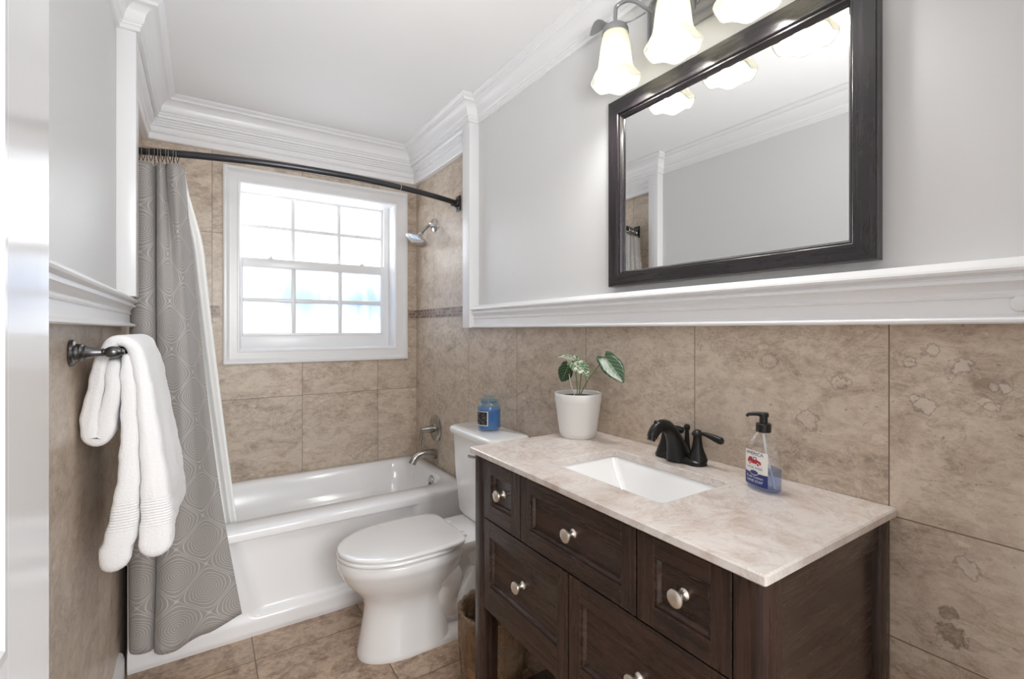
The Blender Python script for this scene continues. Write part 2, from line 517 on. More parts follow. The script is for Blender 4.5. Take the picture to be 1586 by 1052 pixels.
# ------------------------------------------------------------------ mesh builder
class MB:
    def __init__(self):
        self.b = bmesh.new()
        self.mi = 0

    def face(self, vs):
        try:
            f = self.b.faces.new(vs)
            f.material_index = self.mi
            return f
        except ValueError:
            return None

    def box(self, x0, x1, y0, y1, z0, z1, bev=0.0, seg=2):
        v = [self.b.verts.new(p) for p in ((x0, y0, z0), (x1, y0, z0), (x1, y1, z0), (x0, y1, z0), (x0, y0, z1), (x1, y0, z1), (x1, y1, z1), (x0, y1, z1))]
        fs = [self.face([v[i] for i in q]) for q in ((3, 2, 1, 0), (4, 5, 6, 7), (0, 1, 5, 4), (1, 2, 6, 5), (2, 3, 7, 6), (3, 0, 4, 7))]
        if bev:
            es = list({e for f in fs for e in f.edges})
            bmesh.ops.bevel(self.b, geom=es, offset=bev, segments=seg, profile=0.5, affect='EDGES')
        return self

    def loft(self, rings, cap0=True, cap1=True, closed=True, loop=False):
        rv = [[self.b.verts.new(p) for p in r] for r in rings]
        n = len(rv[0])
        pairs = list(zip(rv[:-1], rv[1:]))
        if loop:
            pairs.append((rv[-1], rv[0]))
        for a, c in pairs:
            for i in range(n if closed else n - 1):
                j = (i + 1) % n
                self.face([a[i], a[j], c[j], c[i]])
        if cap0 and not loop:
            self.face(list(reversed(rv[0])))
        if cap1 and not loop:
            self.face(rv[-1])
        return rv

    def lathe(self, prof, c, axis='z', seg=32, cap0=True, cap1=True, sx=1.0, sy=1.0, rot=0.0):
        """prof: (radius, height) from start to end along the axis"""
        rings = []
        c = Vector(c)
        for r, h in prof:
            ring = []
            for i in range(seg):
                t = 2 * PI * i / seg
                a, d = r * math.cos(t) * sx, r * math.sin(t) * sy
                a, d = a * math.cos(rot) - d * math.sin(rot), a * math.sin(rot) + d * math.cos(rot)
                if axis == 'z':
                    p = Vector((a, d, h))
                elif axis == 'x':
                    p = Vector((h, a, d))
                elif axis == '-x':
                    p = Vector((-h, a, -d))
                elif axis == 'y':
                    p = Vector((d, h, a))
                else:
                    p = axis @ Vector((a, d, h))
                ring.append(c + p)
            rings.append(ring)
        self.loft(rings, cap0, cap1)
        return self

    def tube(self, pts, rad, seg=12, cap=True, flat=None, loop=False):
        """round tube along pts; rad a number or a list; flat = (scale across, fixed side vector) for oval sections"""
        pts = [Vector(p) for p in pts]
        n = len(pts)
        rad = [rad] * n if not isinstance(rad, (list, tuple)) else rad
        rings = []
        up = None
        for i in range(n):
            if loop:
                d = (pts[(i + 1) % n] - pts[i - 1]).normalized()
            else:
                d = (pts[min(i + 1, n - 1)] - pts[max(i - 1, 0)]).normalized()
            if flat:
                side = Vector(flat[1])
                side = (side - d * side.dot(d)).normalized()
            elif up is None:
                side = d.orthogonal().normalized()
            else:
                side = (up - d * up.dot(d)).normalized()
            up = side
            o = d.cross(side).normalized()
            k = flat[0] if flat else 1.0
            rings.append([pts[i] + side * (rad[i] * k * math.cos(2 * PI * j / seg)) + o * (rad[i] * math.sin(2 * PI * j / seg)) for j in range(seg)])
        self.loft(rings, cap, cap, loop=loop)
        return self

    def prism(self, poly, place, d0, d1):
        """polygon (u,v) extruded between d0 and d1; place(u,v,d) -> point"""
        self.loft([[place(u, v, d0) for u, v in poly], [place(u, v, d1) for u, v in poly]])
        return self

    def plan_sweep(self, path, prof):
        """profile (offset from wall, z) run along a plan polyline, the room on its left, with mitred corners"""
        P = [Vector(p) for p in path]
        n = len(P)
        rings = []
        for i in range(n):
            ds = []
            if i > 0:
                ds.append((P[i] - P[i - 1]).normalized())
            if i < n - 1:
                ds.append((P[i + 1] - P[i]).normalized())
            ns = [Vector((-d.y, d.x)) for d in ds]
            m = ns[0] if len(ns) == 1 else (ns[0] + ns[1]) / (1 + ns[0].dot(ns[1]))
            rings.append([(P[i].x + m.x * o, P[i].y + m.y * o, z) for o, z in prof])
        self.loft(rings)
        return self

    def build(self, name, mats, parent=None, origin=(0, 0, 0), angle=35, subsurf=0, smooth=True, recalc=True):
        if recalc:
            bmesh.ops.recalc_face_normals(self.b, faces=self.b.faces)
        me = bpy.data.meshes.new(name)
        off = BASE.get(parent.name, Vector((0, 0, 0))) if parent else Vector(origin)
        bmesh.ops.translate(self.b, verts=self.b.verts, vec=-off)
        self.b.to_mesh(me)
        self.b.free()
        for m in (mats if isinstance(mats, (list, tuple)) else [mats]):
            me.materials.append(m)
        if smooth:
            me.shade_smooth()
            if angle < 180:
                me.set_sharp_from_angle(angle=math.radians(angle))
        o = bpy.data.objects.new(name, me)
        COL.objects.link(o)
        if parent:
            o.parent = parent
            BASE[o.name] = off
        else:
            o.location = off
            BASE[o.name] = Vector(origin)
        if subsurf:
            s = o.modifiers.new('subdivision', 'SUBSURF')
            s.levels = s.render_levels = subsurf
        return o


BASE = {}


def thing(name, label, cat, loc, group=None):
    o = bpy.data.objects.new(name, None)
    o.location = loc
    o.empty_display_size = 0.05
    COL.objects.link(o)
    BASE[o.name] = Vector(loc)
    return tag(o, label, cat, group)


def tag(o, label, cat, group=None):
    o['label'], o['category'] = label, cat
    if group:
        o['group'] = group
    return o


def struct(o, label=None):
    o['kind'] = 'structure'
    if label:
        o['label'] = label
    return o


def smoothstep(a, b, x):
    t = max(0.0, min(1.0, (x - a) / (b - a)))
    return t * t * (3 - 2 * t)


def rrect(x0, x1, y0, y1, r, z, n=6):
    pts = []
    for cx, cy, a0 in ((x1 - r, y1 - r, 0), (x0 + r, y1 - r, PI / 2), (x0 + r, y0 + r, PI), (x1 - r, y0 + r, 1.5 * PI)):
        for i in range(n + 1):
            a = a0 + PI / 2 * i / n
            pts.append((cx + r * math.cos(a), cy + r * math.sin(a), z))
    return pts


def bez(p0, p1, p2, p3, n):
    p0, p1, p2, p3 = map(Vector, (p0, p1, p2, p3))
    return [p0 * (1 - t) ** 3 + p1 * 3 * t * (1 - t) ** 2 + p2 * 3 * t * t * (1 - t) + p3 * t ** 3 for t in [i / n for i in range(n + 1)]]


def catmull(pts, n=6):
    P = [Vector(p) for p in pts]
    out = []
    for i in range(len(P) - 1):
        a, b, c, d = P[max(i - 1, 0)], P[i], P[i + 1], P[min(i + 2, len(P) - 1)]
        for k in range(n):
            t = k / n
            out.append(0.5 * ((2 * b) + (c - a) * t + (2 * a - 5 * b + 4 * c - d) * t * t + (3 * b - a - 3 * c + d) * t ** 3))
    out.append(P[-1])
    return out


# ------------------------------------------------------------------ room
XL, XR, YB, YN, ZC = -0.255, 1.200, 3.015, -1.2, 2.445
ALC = 2.20                       # the tub alcove starts here

m = MB()
m.box(XL - 0.1, XR + 0.1, YN, YB + 0.2, -0.1, 0.0)
struct(m.build('floor', M['floor_tile'], smooth=False))
m = MB()
m.box(XL - 0.1, XR + 0.1, YN, YB + 0.2, ZC, ZC + 0.1)
struct(m.build('ceiling', M['ceiling'], smooth=False))

m = MB()
m.box(XR, XR + 0.1, YN, YB + 0.2, 0, 1.30)
m.box(XR, XR + 0.1, ALC, YB + 0.2, 1.30, ZC)
m.mi = 1
m.box(XR, XR + 0.1, YN, ALC, 1.30, ZC)
struct(m.build('wall_right', [M['tile_right'], M['paint']], smooth=False))
m = MB()
m.box(XL - 0.1, XL, YN, YB + 0.2, 0, 1.30)
m.box(XL - 0.1, XL, ALC, YB + 0.2, 1.30, ZC)
m.mi = 1
m.box(XL - 0.1, XL, YN, ALC, 1.30, ZC)
struct(m.build('wall_left', [M['tile_left'], M['paint']], smooth=False))
WX0, WX1, WZ0, WZ1 = 0.165, 1.052, 1.160, 2.090    # window opening
m = MB()
m.box(XL, WX0, YB, YB + 0.2, 0, ZC)
m.box(WX1, XR, YB, YB + 0.2, 0, ZC)
m.box(WX0, WX1, YB, YB + 0.2, 0, WZ0)
m.box(WX0, WX1, YB, YB + 0.2, WZ1, ZC)
struct(m.build('wall_back', M['tile_back'], smooth=False))

# wall with the doorway the view is taken from
m = MB()
m.box(0.66, XR, -0.27, -0.15, 0, ZC)
m.box(XL, -0.155, -0.27, -0.16, 0, ZC)
m.box(-0.155, 0.66, -0.27, -0.15, 2.06, ZC)
struct(m.build('wall_front', M['paint'], smooth=False))

# crown moulding: one run that breaks forward round the two posts and over the alcove
crown = [(0, 2.338), (0.012, 2.338), (0.013, 2.352), (0.018, 2.354), (0.018, 2.362), (0.022, 2.364)]
for i in range(8):
    t = i / 7
    crown.append((0.026 + 0.040 * (1 - math.cos(t * PI / 2)), 2.370 + 0.048 * math.sin(t * PI / 2)))
crown += [(0.068, 2.420), (0.068, 2.428), (0.078, 2.432), (0.085, 2.438), (0.085, ZC - 0.0005), (0, ZC - 0.0005)]
J = 0.056
m = MB()
m.plan_sweep([(XR, -0.15), (XR, 2.155), (XR - J, 2.155), (XR - J, YB - J), (XL + J, YB - J), (XL + J, 2.155), (XL, 2.155), (XL, -0.15)], crown)
struct(m.build('trim_1', M['trim'], angle=25))
frieze = [(0, 2.237), (0.026, 2.237), (0.030, 2.241), (0.030, 2.268), (0.037, 2.272), (0.040, 2.277), (0.037, 2.283), (0.031, 2.286), (0.031, 2.303), (0.042, 2.307),
          (0.042, 2.314), (0.048, 2.317), (0.048, 2.324), (J - 0.001, 2.330), (J - 0.001, ZC - 0.001), (0, ZC - 0.001)]
m = MB()
m.plan_sweep([(XR, 2.185), (XR, YB), (XL, YB), (XL, 2.185)], frieze)
struct(m.build('trim_2', M['trim'], angle=25))
# posts at the alcove mouth
m = MB()
m.box(XR - J, XR, 2.155, 2.234, 1.286, 2.340, 0.002)
m.box(XR - 0.030, XR, 2.234, 2.252, 1.286, 2.240, 0.004)
struct(m.build('trim_3', M['trim']))
m = MB()
m.box(XL, XL + J, 2.155, 2.234, 1.395, 2.340, 0.002)
struct(m.build('trim_4', M['trim']))
rail = [(0, 1.286), (0.044, 1.286), (0.047, 1.289), (0.047, 1.293), (0.043, 1.297), (0.034, 1.299), (0.030, 1.303), (0.029, 1.330), (0.033, 1.332), (0.034, 1.336), (0.031, 1.339),
        (0.031, 1.343), (0.034, 1.350), (0.040, 1.356), (0.046, 1.359), (0.046, 1.366), (0.041, 1.368), (0.041, 1.371), (0.052, 1.376), (0.054, 1.381), (0.052, 1.386), (0.030, 1.4005), (0, 1.402)]
m = MB()
m.plan_sweep([(XR, -0.149), (XR, 2.156)], rail)
struct(m.build('trim_5', M['trim'], angle=22))
m = MB()
m.plan_sweep([(XL, 2.245), (XL, -0.149)], rail)
struct(m.build('trim_6', M['trim'], angle=22))
base = [(0, 0), (0.016, 0), (0.016, 0.075), (0.012, 0.085), (0.012, 0.090), (0.006, 0.098), (0, 0.100)]
m = MB()
m.plan_sweep([(XL, 2.228), (XL, -0.149)], base)
struct(m.build('baseboard_left', M['trim']))
# mosaic band in the alcove
m = MB()
m.box(XL + 0.004, WX0 - 0.085, YB - 0.004, YB - 0.0002, 1.350, 1.4055)
m.box(WX1 + 0.09, XR - 0.001, YB - 0.004, YB - 0.0002, 1.350, 1.4055)
struct(m.build('trim_7', M['mosaic_x'], smooth=False))
m = MB()
m.box(XR - 0.004, XR - 0.0002, 2.253, YB - 0.004, 1.350, 1.4055)
struct(m.build('trim_8', M['mosaic_y'], smooth=False))

# ------------------------------------------------------------------ window
win = MB()
# casing: flat board with a raised outer band and an inner bead, mitred
def frame_loft(mb, x0, x1, z0, z1, prof, ywall, inward):
    """prof (inset from outer edge, height above wall)"""
    rings = []
    for ins, hgt in prof:
        rings.append([(x0 + ins, ywall - hgt, z0 + ins), (x1 - ins, ywall - hgt, z0 + ins), (x1 - ins, ywall - hgt, z1 - ins), (x0 + ins, ywall - hgt, z1 - ins)])
    mb.loft(rings, False, False)
frame_loft(win, 0.092, 1.131, 1.085, 2.171, [(0, 0.0005), (0, 0.022), (0.006, 0.026), (0.016, 0.026), (0.020, 0.021), (0.027, 0.018), (0.030, 0.015), (0.066, 0.013), (0.068, 0.017),
                                            (0.076, 0.017), (0.080, 0.013), (0.0865, -0.002), (0.0865, -0.155)], YB, True)
wo = win.build('window_1', M['trim'], angle=25)
struct(wo, 'white framed double hung frosted window over the bathtub')
# sash frames
def sash(name, y0, y1, zb, zt, bw, rt, rb, zm, parent):
    s = MB()
    x0, x1 = 0.172, 1.012
    s.box(x0, x0 + bw, y0, y1, zb, zt, 0.002)
    s.box(x1 - bw, x1, y0, y1, zb, zt, 0.002)
    s.box(x0 + bw, x1 - bw, y0, y1, zt - rt, zt, 0.002)
    s.box(x0 + bw, x1 - bw, y0, y1, zb, zb + rb, 0.002)
    for x in (0.46, 0.73):
        s.box(x - 0.011, x + 0.011, y0 + 0.004, y1 - 0.004, zb + rb, zt - rt, 0.003)
    s.box(x0 + bw, x1 - bw, y0 + 0.005, y1 - 0.005, zm - 0.011, zm + 0.011, 0.003)
    return s.build(name, M['trim'], parent)
up = sash('sash', YB + 0.125, YB + 0.15, 1.672, 2.078, 0.016, 0.016, 0.022, 1.882, wo)
lo = sash('sash', YB + 0.095, YB + 0.12, 1.240, 1.692, 0.022, 0.052, 0.016, 1.450, wo)
g = MB()
g.box(0.185, 1.0, YB + 0.136, YB + 0.139, 1.69, 2.066)
g.build('pane', M['pane_upper'], up, smooth=False)
g = MB()
g.box(0.19, 0.995, YB + 0.106, YB + 0.109, 1.25, 1.650)
g.build('pane', M['pane_lower'], lo, smooth=False)
for x in (0.335, 0.865):
    g = MB()
    g.box(x - 0.014, x + 0.014, YB + 0.088, YB + 0.112, 1.692, 1.697, 0.001)
    g.box(x - 0.006, x + 0.006, YB + 0.086, YB + 0.098, 1.697, 1.708, 0.003)
    g.build('latch', M['trim'], wo)
g = MB()
g.box(0.172, 1.012, YB + 0.09, YB + 0.155, WZ0 + 0.002, 1.240, 0.003)
g.box(1.012, 1.0435, YB + 0.10, YB + 0.155, WZ0 + 0.002, 2.084)
g.build('window_frame', M['trim'], wo)

# ------------------------------------------------------------------ open door at the left edge of the view
DX0, DX1, DY0, DY1 = -0.157, -0.120, -0.150, 0.607
d = MB()
def door_face(mb, x, sgn):
    def rect(y0, y1, z0, z1, dx):
        return [(x + sgn * dx, y0, z0), (x + sgn * dx, y1, z0), (x + sgn * dx, y1, z1), (x + sgn * dx, y0, z1)]
    for z0, z1 in ((0.20, 0.93), (1.035, 1.90)):
        y0, y1 = DY0 + 0.112, DY1 - 0.112
        mb.loft([rect(y0, y1, z0, z1, 0), rect(y0 + 0.008, y1 - 0.008, z0 + 0.008, z1 - 0.008, 0.0006), rect(y0 + 0.016, y1 - 0.016, z0 + 0.016, z1 - 0.016, -0.006),
                 rect(y0 + 0.03, y1 - 0.03, z0 + 0.03, z1 - 0.03, -0.009), rect(y0 + 0.06, y1 - 0.06, z0 + 0.06, z1 - 0.06, -0.003)], False, True)
y0, y1 = DY0 + 0.112, DY1 - 0.112
d.box(DX0, DX1, DY1 - 0.112, DY1, 0.012, 2.04, 0.001)
d.box(DX0, DX1, DY0, DY0 + 0.112, 0.012, 2.04, 0.001)
for za, zb in ((0.012, 0.20), (0.93, 1.035), (1.90, 2.04)):
    d.box(DX0, DX1, y0, y1, za, zb)
d.box(DX0 + 0.010, DX1 - 0.012, y0, y1, 0.1, 2.0)
door_face(d, DX1, 1)
struct(d.build('door_1', M['door'], angle=20), 'white panelled door standing open along the left wall')

# ------------------------------------------------------------------ bathtub
TY = 2.245
tub = MB()
rings = [rrect(XL + 0.004, XR - 0.004, TY, YB - 0.004, 0.012, 0.405), rrect(XL + 0.004, XR - 0.004, TY, YB - 0.004, 0.012, 0.430),
         rrect(XL + 0.006, XR - 0.006, TY + 0.004, YB - 0.006, 0.012, 0.440), rrect(XL + 0.012, XR - 0.012, TY + 0.013, YB - 0.012, 0.012, 0.446),
         rrect(-0.13, 1.128, TY + 0.125, 2.955, 0.13, 0.4455), rrect(-0.122, 1.122, TY + 0.133, 2.948, 0.125, 0.441), rrect(-0.113, 1.114, TY + 0.143, 2.938, 0.12, 0.425),
         rrect(-0.09, 1.105, TY + 0.158, 2.915, 0.12, 0.36), rrect(-0.05, 1.095, TY + 0.172, 2.893, 0.12, 0.28), rrect(-0.03, 1.088, TY + 0.182, 2.872, 0.12, 0.262),
         rrect(0.05, 1.065, TY + 0.20, 2.852, 0.12, 0.16), rrect(0.10, 1.04, TY + 0.225, 2.825, 0.11, 0.11), rrect(0.16, 1.00, TY + 0.27, 2.78, 0.10, 0.09)]
tub.loft(rings, False, True)
# apron with a sunk panel and a flared foot
NX, NZ = 120, 60
zs = [0.425 * k / NZ for k in range(NZ + 1)]
def apron_y(x, z):
    left = 0.085 + (0.43 - z) * 0.30
    right = 0.895 - (0.43 - z) * 0.10
    pan = smoothstep(left - 0.02, left + 0.03, x) * (1 - smoothstep(right - 0.02, right + 0.02, x))
    pan *= smoothstep(0.072, 0.098, z) * (1 - smoothstep(0.405, 0.422, z))
    dep = 0.016 + 0.016 * (0.43 - z) / 0.35 * 0
    y = TY + 0.001 + pan * (0.046 - 0.022 * (0.43 - z) / 0.36)
    y -= 0.010 * (1 - smoothstep(0.060, 0.100, z))
    y += 0.006 * (1 - smoothstep(0.0, 0.02, z))
    return y
ag = [[tub.b.verts.new((XL + 0.022 + (XR - XL - 0.026) * i / NX, apron_y(XL + 0.022 + (XR - XL - 0.026) * i / NX, z), z)) for i in range(NX + 1)] for z in zs]
for k in range(NZ):
    for i in range(NX):
        tub.face([ag[k][i], ag[k][i + 1], ag[k + 1][i + 1], ag[k + 1][i]])
tb = tub.build('bathtub', M['enamel'], angle=50, recalc=True)
tag(tb, 'white alcove bathtub with sunk front panel under the frosted window', 'bathtub')
o = MB()
o.lathe([(0.0, 0.006), (0.026, 0.006), (0.030, 0.0), (0.031, -0.004), (0.029, -0.010), (0.012, -0.013), (0.0, -0.013)], (1.113, 2.560, 0.402), 'x', 28)
o.tube([(1.099, 2.560, 0.394), (1.094, 2.560, 0.380)], 0.005, 8)
oo = o.build('overflow_plate', M['nickel'], tb)
oo['label'] = 'brushed nickel overflow plate'

# ------------------------------------------------------------------ shower head, valve, spout
FY = 2.72
t = thing('shower_fixture', 'round nickel shower head on a bent arm beside the window', 'shower head', (XR, FY, 1.92))
m = MB()
m.lathe([(0.043, 0.0005), (0.043, 0.005), (0.038, 0.011), (0.020, 0.016), (0.016, 0.030), (0.0, 0.030)], (XR, FY, 1.918), '-x', 32)
m.build('flange', M['chrome'], t)
m = MB()
m.tube(catmull([(1.185, FY, 1.916), (1.160, FY, 1.912), (1.138, FY, 1.893), (1.120, FY, 1.872), (1.108, FY, 1.858)], 5), 0.0105, 14)
m.build('arm', M['nickel'], t)
m = MB()
ax = Vector((-0.47, 0.0, -0.88)).normalized()
q = Vector((0, 0, 1)).rotation_difference(ax).to_matrix()
m.lathe([(0.0, 0.0), (0.013, 0.0), (0.015, 0.006), (0.014, 0.014), (0.018, 0.018), (0.020, 0.026), (0.026, 0.032), (0.046, 0.038), (0.068, 0.045), (0.073, 0.050), (0.073, 0.056), (0.068, 0.059), (0.0, 0.060)],
        (1.112, FY, 1.863), q, 36)
m.build('head', M['chrome'], t)

t = thing('shower_valve', 'round nickel valve plate with drop lever above the tub spout', 'shower valve', (XR, 2.695, 0.672))
m = MB()
m.lathe([(0.082, 0.0005), (0.082, 0.005), (0.076, 0.010), (0.040, 0.014), (0.0, 0.014)], (XR, 2.695, 0.672), '-x', 40)
m.build('escutcheon', M['nickel'], t)
m = MB()
m.lathe([(0.026, 0.010), (0.024, 0.03), (0.019, 0.06), (0.014, 0.085), (0.012, 0.098), (0.0, 0.100)], (XR, 2.695, 0.672), '-x', 24)
m.tube([(1.108, 2.695, 0.672), (1.103, 2.695, 0.640), (1.100, 2.695, 0.600), (1.099, 2.695, 0.580)], [0.010, 0.009, 0.0075, 0.006], 12)
m.build('lever', M['nickel'], t)

m = MB()
m.tube(catmull([(1.1995, 2.695, 0.515), (1.165, 2.695, 0.522), (1.125, 2.695, 0.526), (1.090, 2.695, 0.520), (1.062, 2.695, 0.503), (1.045, 2.695, 0.476)], 5),
       [0.031 - 0.0085 * min(1, i / 14) for i in range(26)], 18, True, (0.86, (0, 1, 0)))
tag(m.build('tub_spout', M['nickel'], origin=(XR, 2.695, 0.515)), 'curved nickel spout on the end wall over the bathtub', 'tub spout')

# ------------------------------------------------------------------ curtain rod, rings, curtain, liner
RZ, RY = 1.980, 2.385
def rod_pt(x):
    s = (x - 0.4725) / 0.7225
    return Vector((x, RY - 0.150 * (1 - s * s), RZ))
t = thing('curtain_rod', 'dark bowed shower curtain rod across the tub alcove', 'curtain rod', (0.47, RY, RZ))
m = MB()
m.tube([rod_pt(-0.250 + 1.445 * i / 48) for i in range(49)], 0.0142, 14)
m.build('rod', M['rod'], t)
m = MB()
m.tube([rod_pt(0.815), rod_pt(0.8185)], 0.0148, 14)
o = m.build('joint_band', M['chrome'], t)
o['label'] = 'bright band where the two rod halves meet'
for x, sx in ((XR - 0.0005, -1), (XL + 0.0005, 1)):
    f = MB()
    xa, xb = sorted((x, x + sx * 0.009))
    f.box(xa, xb, RY - 0.026, RY + 0.026, RZ - 0.042, RZ + 0.042, 0.004)
    xa, xb = sorted((x + sx * 0.008, x + sx * 0.045))
    f.lathe([(0.023, 0.0), (0.023, 0.012), (0.018, 0.02), (0.018, 0.036), (0.0, 0.036)], (x + sx * 0.008, RY, RZ), 'x' if sx > 0 else '-x', 20)
    f.tube([(x + sx * 0.009, RY, RZ - 0.031), (x + sx * 0.013, RY, RZ - 0.031)], 0.006, 10)
    f.build('flange', M['rod'], t)

r = MB()
ring_c = rod_pt(-0.222)
r.tube([(ring_c.x, ring_c.y + 0.020 * math.cos(a), ring_c.z - 0.008 + 0.0235 * math.sin(a)) for a in [2 * PI * i / 24 for i in range(24)]], 0.0017, 8, loop=True)
ring0 = r.build('curtain_ring', M['ring'], origin=tuple(ring_c))
hk = MB()
hk.tube(catmull([(ring_c.x, ring_c.y, ring_c.z - 0.031), (ring_c.x + .002, ring_c.y - 0.004, ring_c.z - 0.040), (ring_c.x, ring_c.y, ring_c.z - 0.050)], 4), 0.0022, 8)
hk0 = hk.build('hook', M['ring'], ring0)
tag(ring0, 'thin wire curtain ring bunched at the left end of the rod', 'curtain ring', 'curtain rings on the bowed rod')
for k in range(1, 12):
    x = -0.222 + 0.0125 * k
    c = ring0.copy()
    COL.objects.link(c)
    c.location = rod_pt(x)
    c.rotation_euler = (0, 0, random.uniform(-0.25, 0.25))
    h = hk0.copy()
    COL.objects.link(h)
    h.parent = c

# grey curtain: hangs outside the tub; fold sections given at the top, half way and at the hem
SEC_T = [(-.233, 2.385), (-.222, 2.35), (-.195, 2.335), (-.172, 2.35), (-.166, 2.385), (-.160, 2.39), (-.156, 2.37), (-.150, 2.345), (-.138, 2.335), (-.128, 2.35), (-.125, 2.375), (-.119, 2.345), (-.098, 2.31), (-.074, 2.32), (-.060, 2.365)]
SEC_M = [(-.233, 2.31), (-.222, 2.268), (-.190, 2.245), (-.160, 2.255), (-.150, 2.295), (-.148, 2.320), (-.146, 2.305), (-.143, 2.27), (-.126, 2.25), (-.102, 2.243), (-.080, 2.238), (-.056, 2.243), (-.043, 2.268), (-.027, 2.31), (-.010, 2.33)]
SEC_B = [(-.225, 2.205), (-.216, 2.160), (-.190, 2.140), (-.163, 2.145), (-.152, 2.168), (-.150, 2.185), (-.147, 2.178), (-.141, 2.150), (-.120, 2.125), (-.080, 2.122), (-.040, 2.150), (.000, 2.168), (.040, 2.165), (.090, 2.170), (.131, 2.185)]
def curtain():
    b = bmesh.new()
    uvl = b.loops.layers.uv.new('cloth')
    NT_ = 70
    def fine(sec):
        return catmull([(x, y, 0) for x, y in sec], 14)
    A, Bm, Cb = fine(SEC_T), fine(SEC_M), fine(SEC_B)
    NS = len(A) - 1
    TM_ = 0.38
    grid = []
    for j in range(NT_ + 1):
        t = j / NT_
        wa = (t - TM_) * (t - 1) / (TM_ * 1.0)
        wm = t * (t - 1) / (TM_ * (TM_ - 1))
        wc = t * (t - TM_) / (1 - TM_)
        row = []
        for i in range(NS + 1):
            s = i / NS
            p = A[i] * wa + Bm[i] * wm + Cb[i] * wc
            zb = 0.112 + 0.008 * math.sin(9 * s + 1) + 0.040 * smoothstep(0.80, 1.0, s) - 0.012 * smoothstep(0.45, 0.7, s)
            zt = 1.940 - 0.006 * abs(math.sin(11 * PI * s))
            x = p.x + 0.0025 * math.sin(8 * t + 5 * s)
            y = p.y + 0.004 * math.sin(6 * t + 9 * s)
            row.append(b.verts.new((max(XL + 0.004, x), y, zt + (zb - zt) * t)))
        grid.append(row)
    acc = [0.0]
    mid = grid[-8]
    for i in range(NS):
        acc.append(acc[-1] + (mid[i + 1].co - mid[i].co).length)
    for j in range(NT_):
        for i in range(NS):
            f = b.faces.new((grid[j][i], grid[j][i + 1], grid[j + 1][i + 1], grid[j + 1][i]))
            for lp, (jj, ii) in zip(f.loops, ((j, i), (j, i + 1), (j + 1, i + 1), (j + 1, i))):
                lp[uvl].uv = (acc[ii] / 0.215 + 0.18, grid[jj][ii].co.z / 0.185)
    return b
mb = MB()
mb.b.free()
mb.b = curtain()
cu = mb.build('shower_curtain', M['curtain'], angle=180, recalc=False)
sol = cu.modifiers.new('thickness', 'SOLIDIFY')
sol.thickness = 0.0016
tag(cu, 'grey ogee patterned shower curtain gathered at the left wall', 'shower curtain')

b = bmesh.new()
NS, NT_ = 90, 50
grid = []
for j in range(NT_ + 1):
    t = j / NT_
    row = []
    zt, zb = 1.930, 0.24
    z = zt + (zb - zt) * t
    right = -0.060 + 0.040 * smoothstep(0, 0.2, t) + 0.170 * t ** 1.15
    for i in range(NS + 1):
        s = i / NS
        left = -0.17 + 0.20 * t ** 1.3
        x = left + (right - left) * s
        y = 2.392 + 0.078 * smoothstep(0, 0.5, t) + 0.012 * math.sin(2 * PI * 3.2 * s + 1.0) * (1 - 0.3 * t) - 0.03 * (1 - t) * s
        row.append(b.verts.new((x, y, z)))
    grid.append(row)
for j in range(NT_):
    for i in range(NS):
        b.faces.new((grid[j][i], grid[j][i + 1], grid[j + 1][i + 1], grid[j + 1][i]))
mb = MB()
mb.b.free()
mb.b = b
ln = mb.build('shower_liner', M['liner'], angle=180, recalc=False)
sol = ln.modifiers.new('thickness', 'SOLIDIFY')
sol.thickness = 0.001
tag(ln, 'plain white shower liner hanging inside the bathtub behind the grey curtain', 'shower liner')

# ------------------------------------------------------------------ towel bar and towel
BY0, BY1, BZ, BX = 1.464, 2.06, 1.222, -0.180
t = thing('towel_bar', 'dark pewter towel bar on the left wall below the chair rail', 'towel bar', (XL, 1.75, BZ))
for y in (BY0, BY1):
    m = MB()
    m.lathe([(0.030, 0.0005), (0.031, 0.004), (0.029, 0.008), (0.022, 0.011), (0.020, 0.016), (0.021, 0.019), (0.0195, 0.022), (0.016, 0.024), (0.0165, 0.028), (0.0145, 0.031), (0.0105, 0.044), (0.0085, 0.056),
             (0.0095, 0.058), (0.0095, 0.060), (0.008, 0.062), (0.012, 0.067), (0.0145, 0.074), (0.0135, 0.082), (0.010, 0.089), (0.0075, 0.092), (0.0085, 0.094), (0.006, 0.098), (0.0, 0.099)], (XL, y, BZ), 'x', 28)
    m.build('post', M['pewter'], t)
m = MB()
m.tube([(BX, BY0, BZ), (BX, BY1, BZ)], 0.008, 14)
m.build('bar', M['pewter'], t)

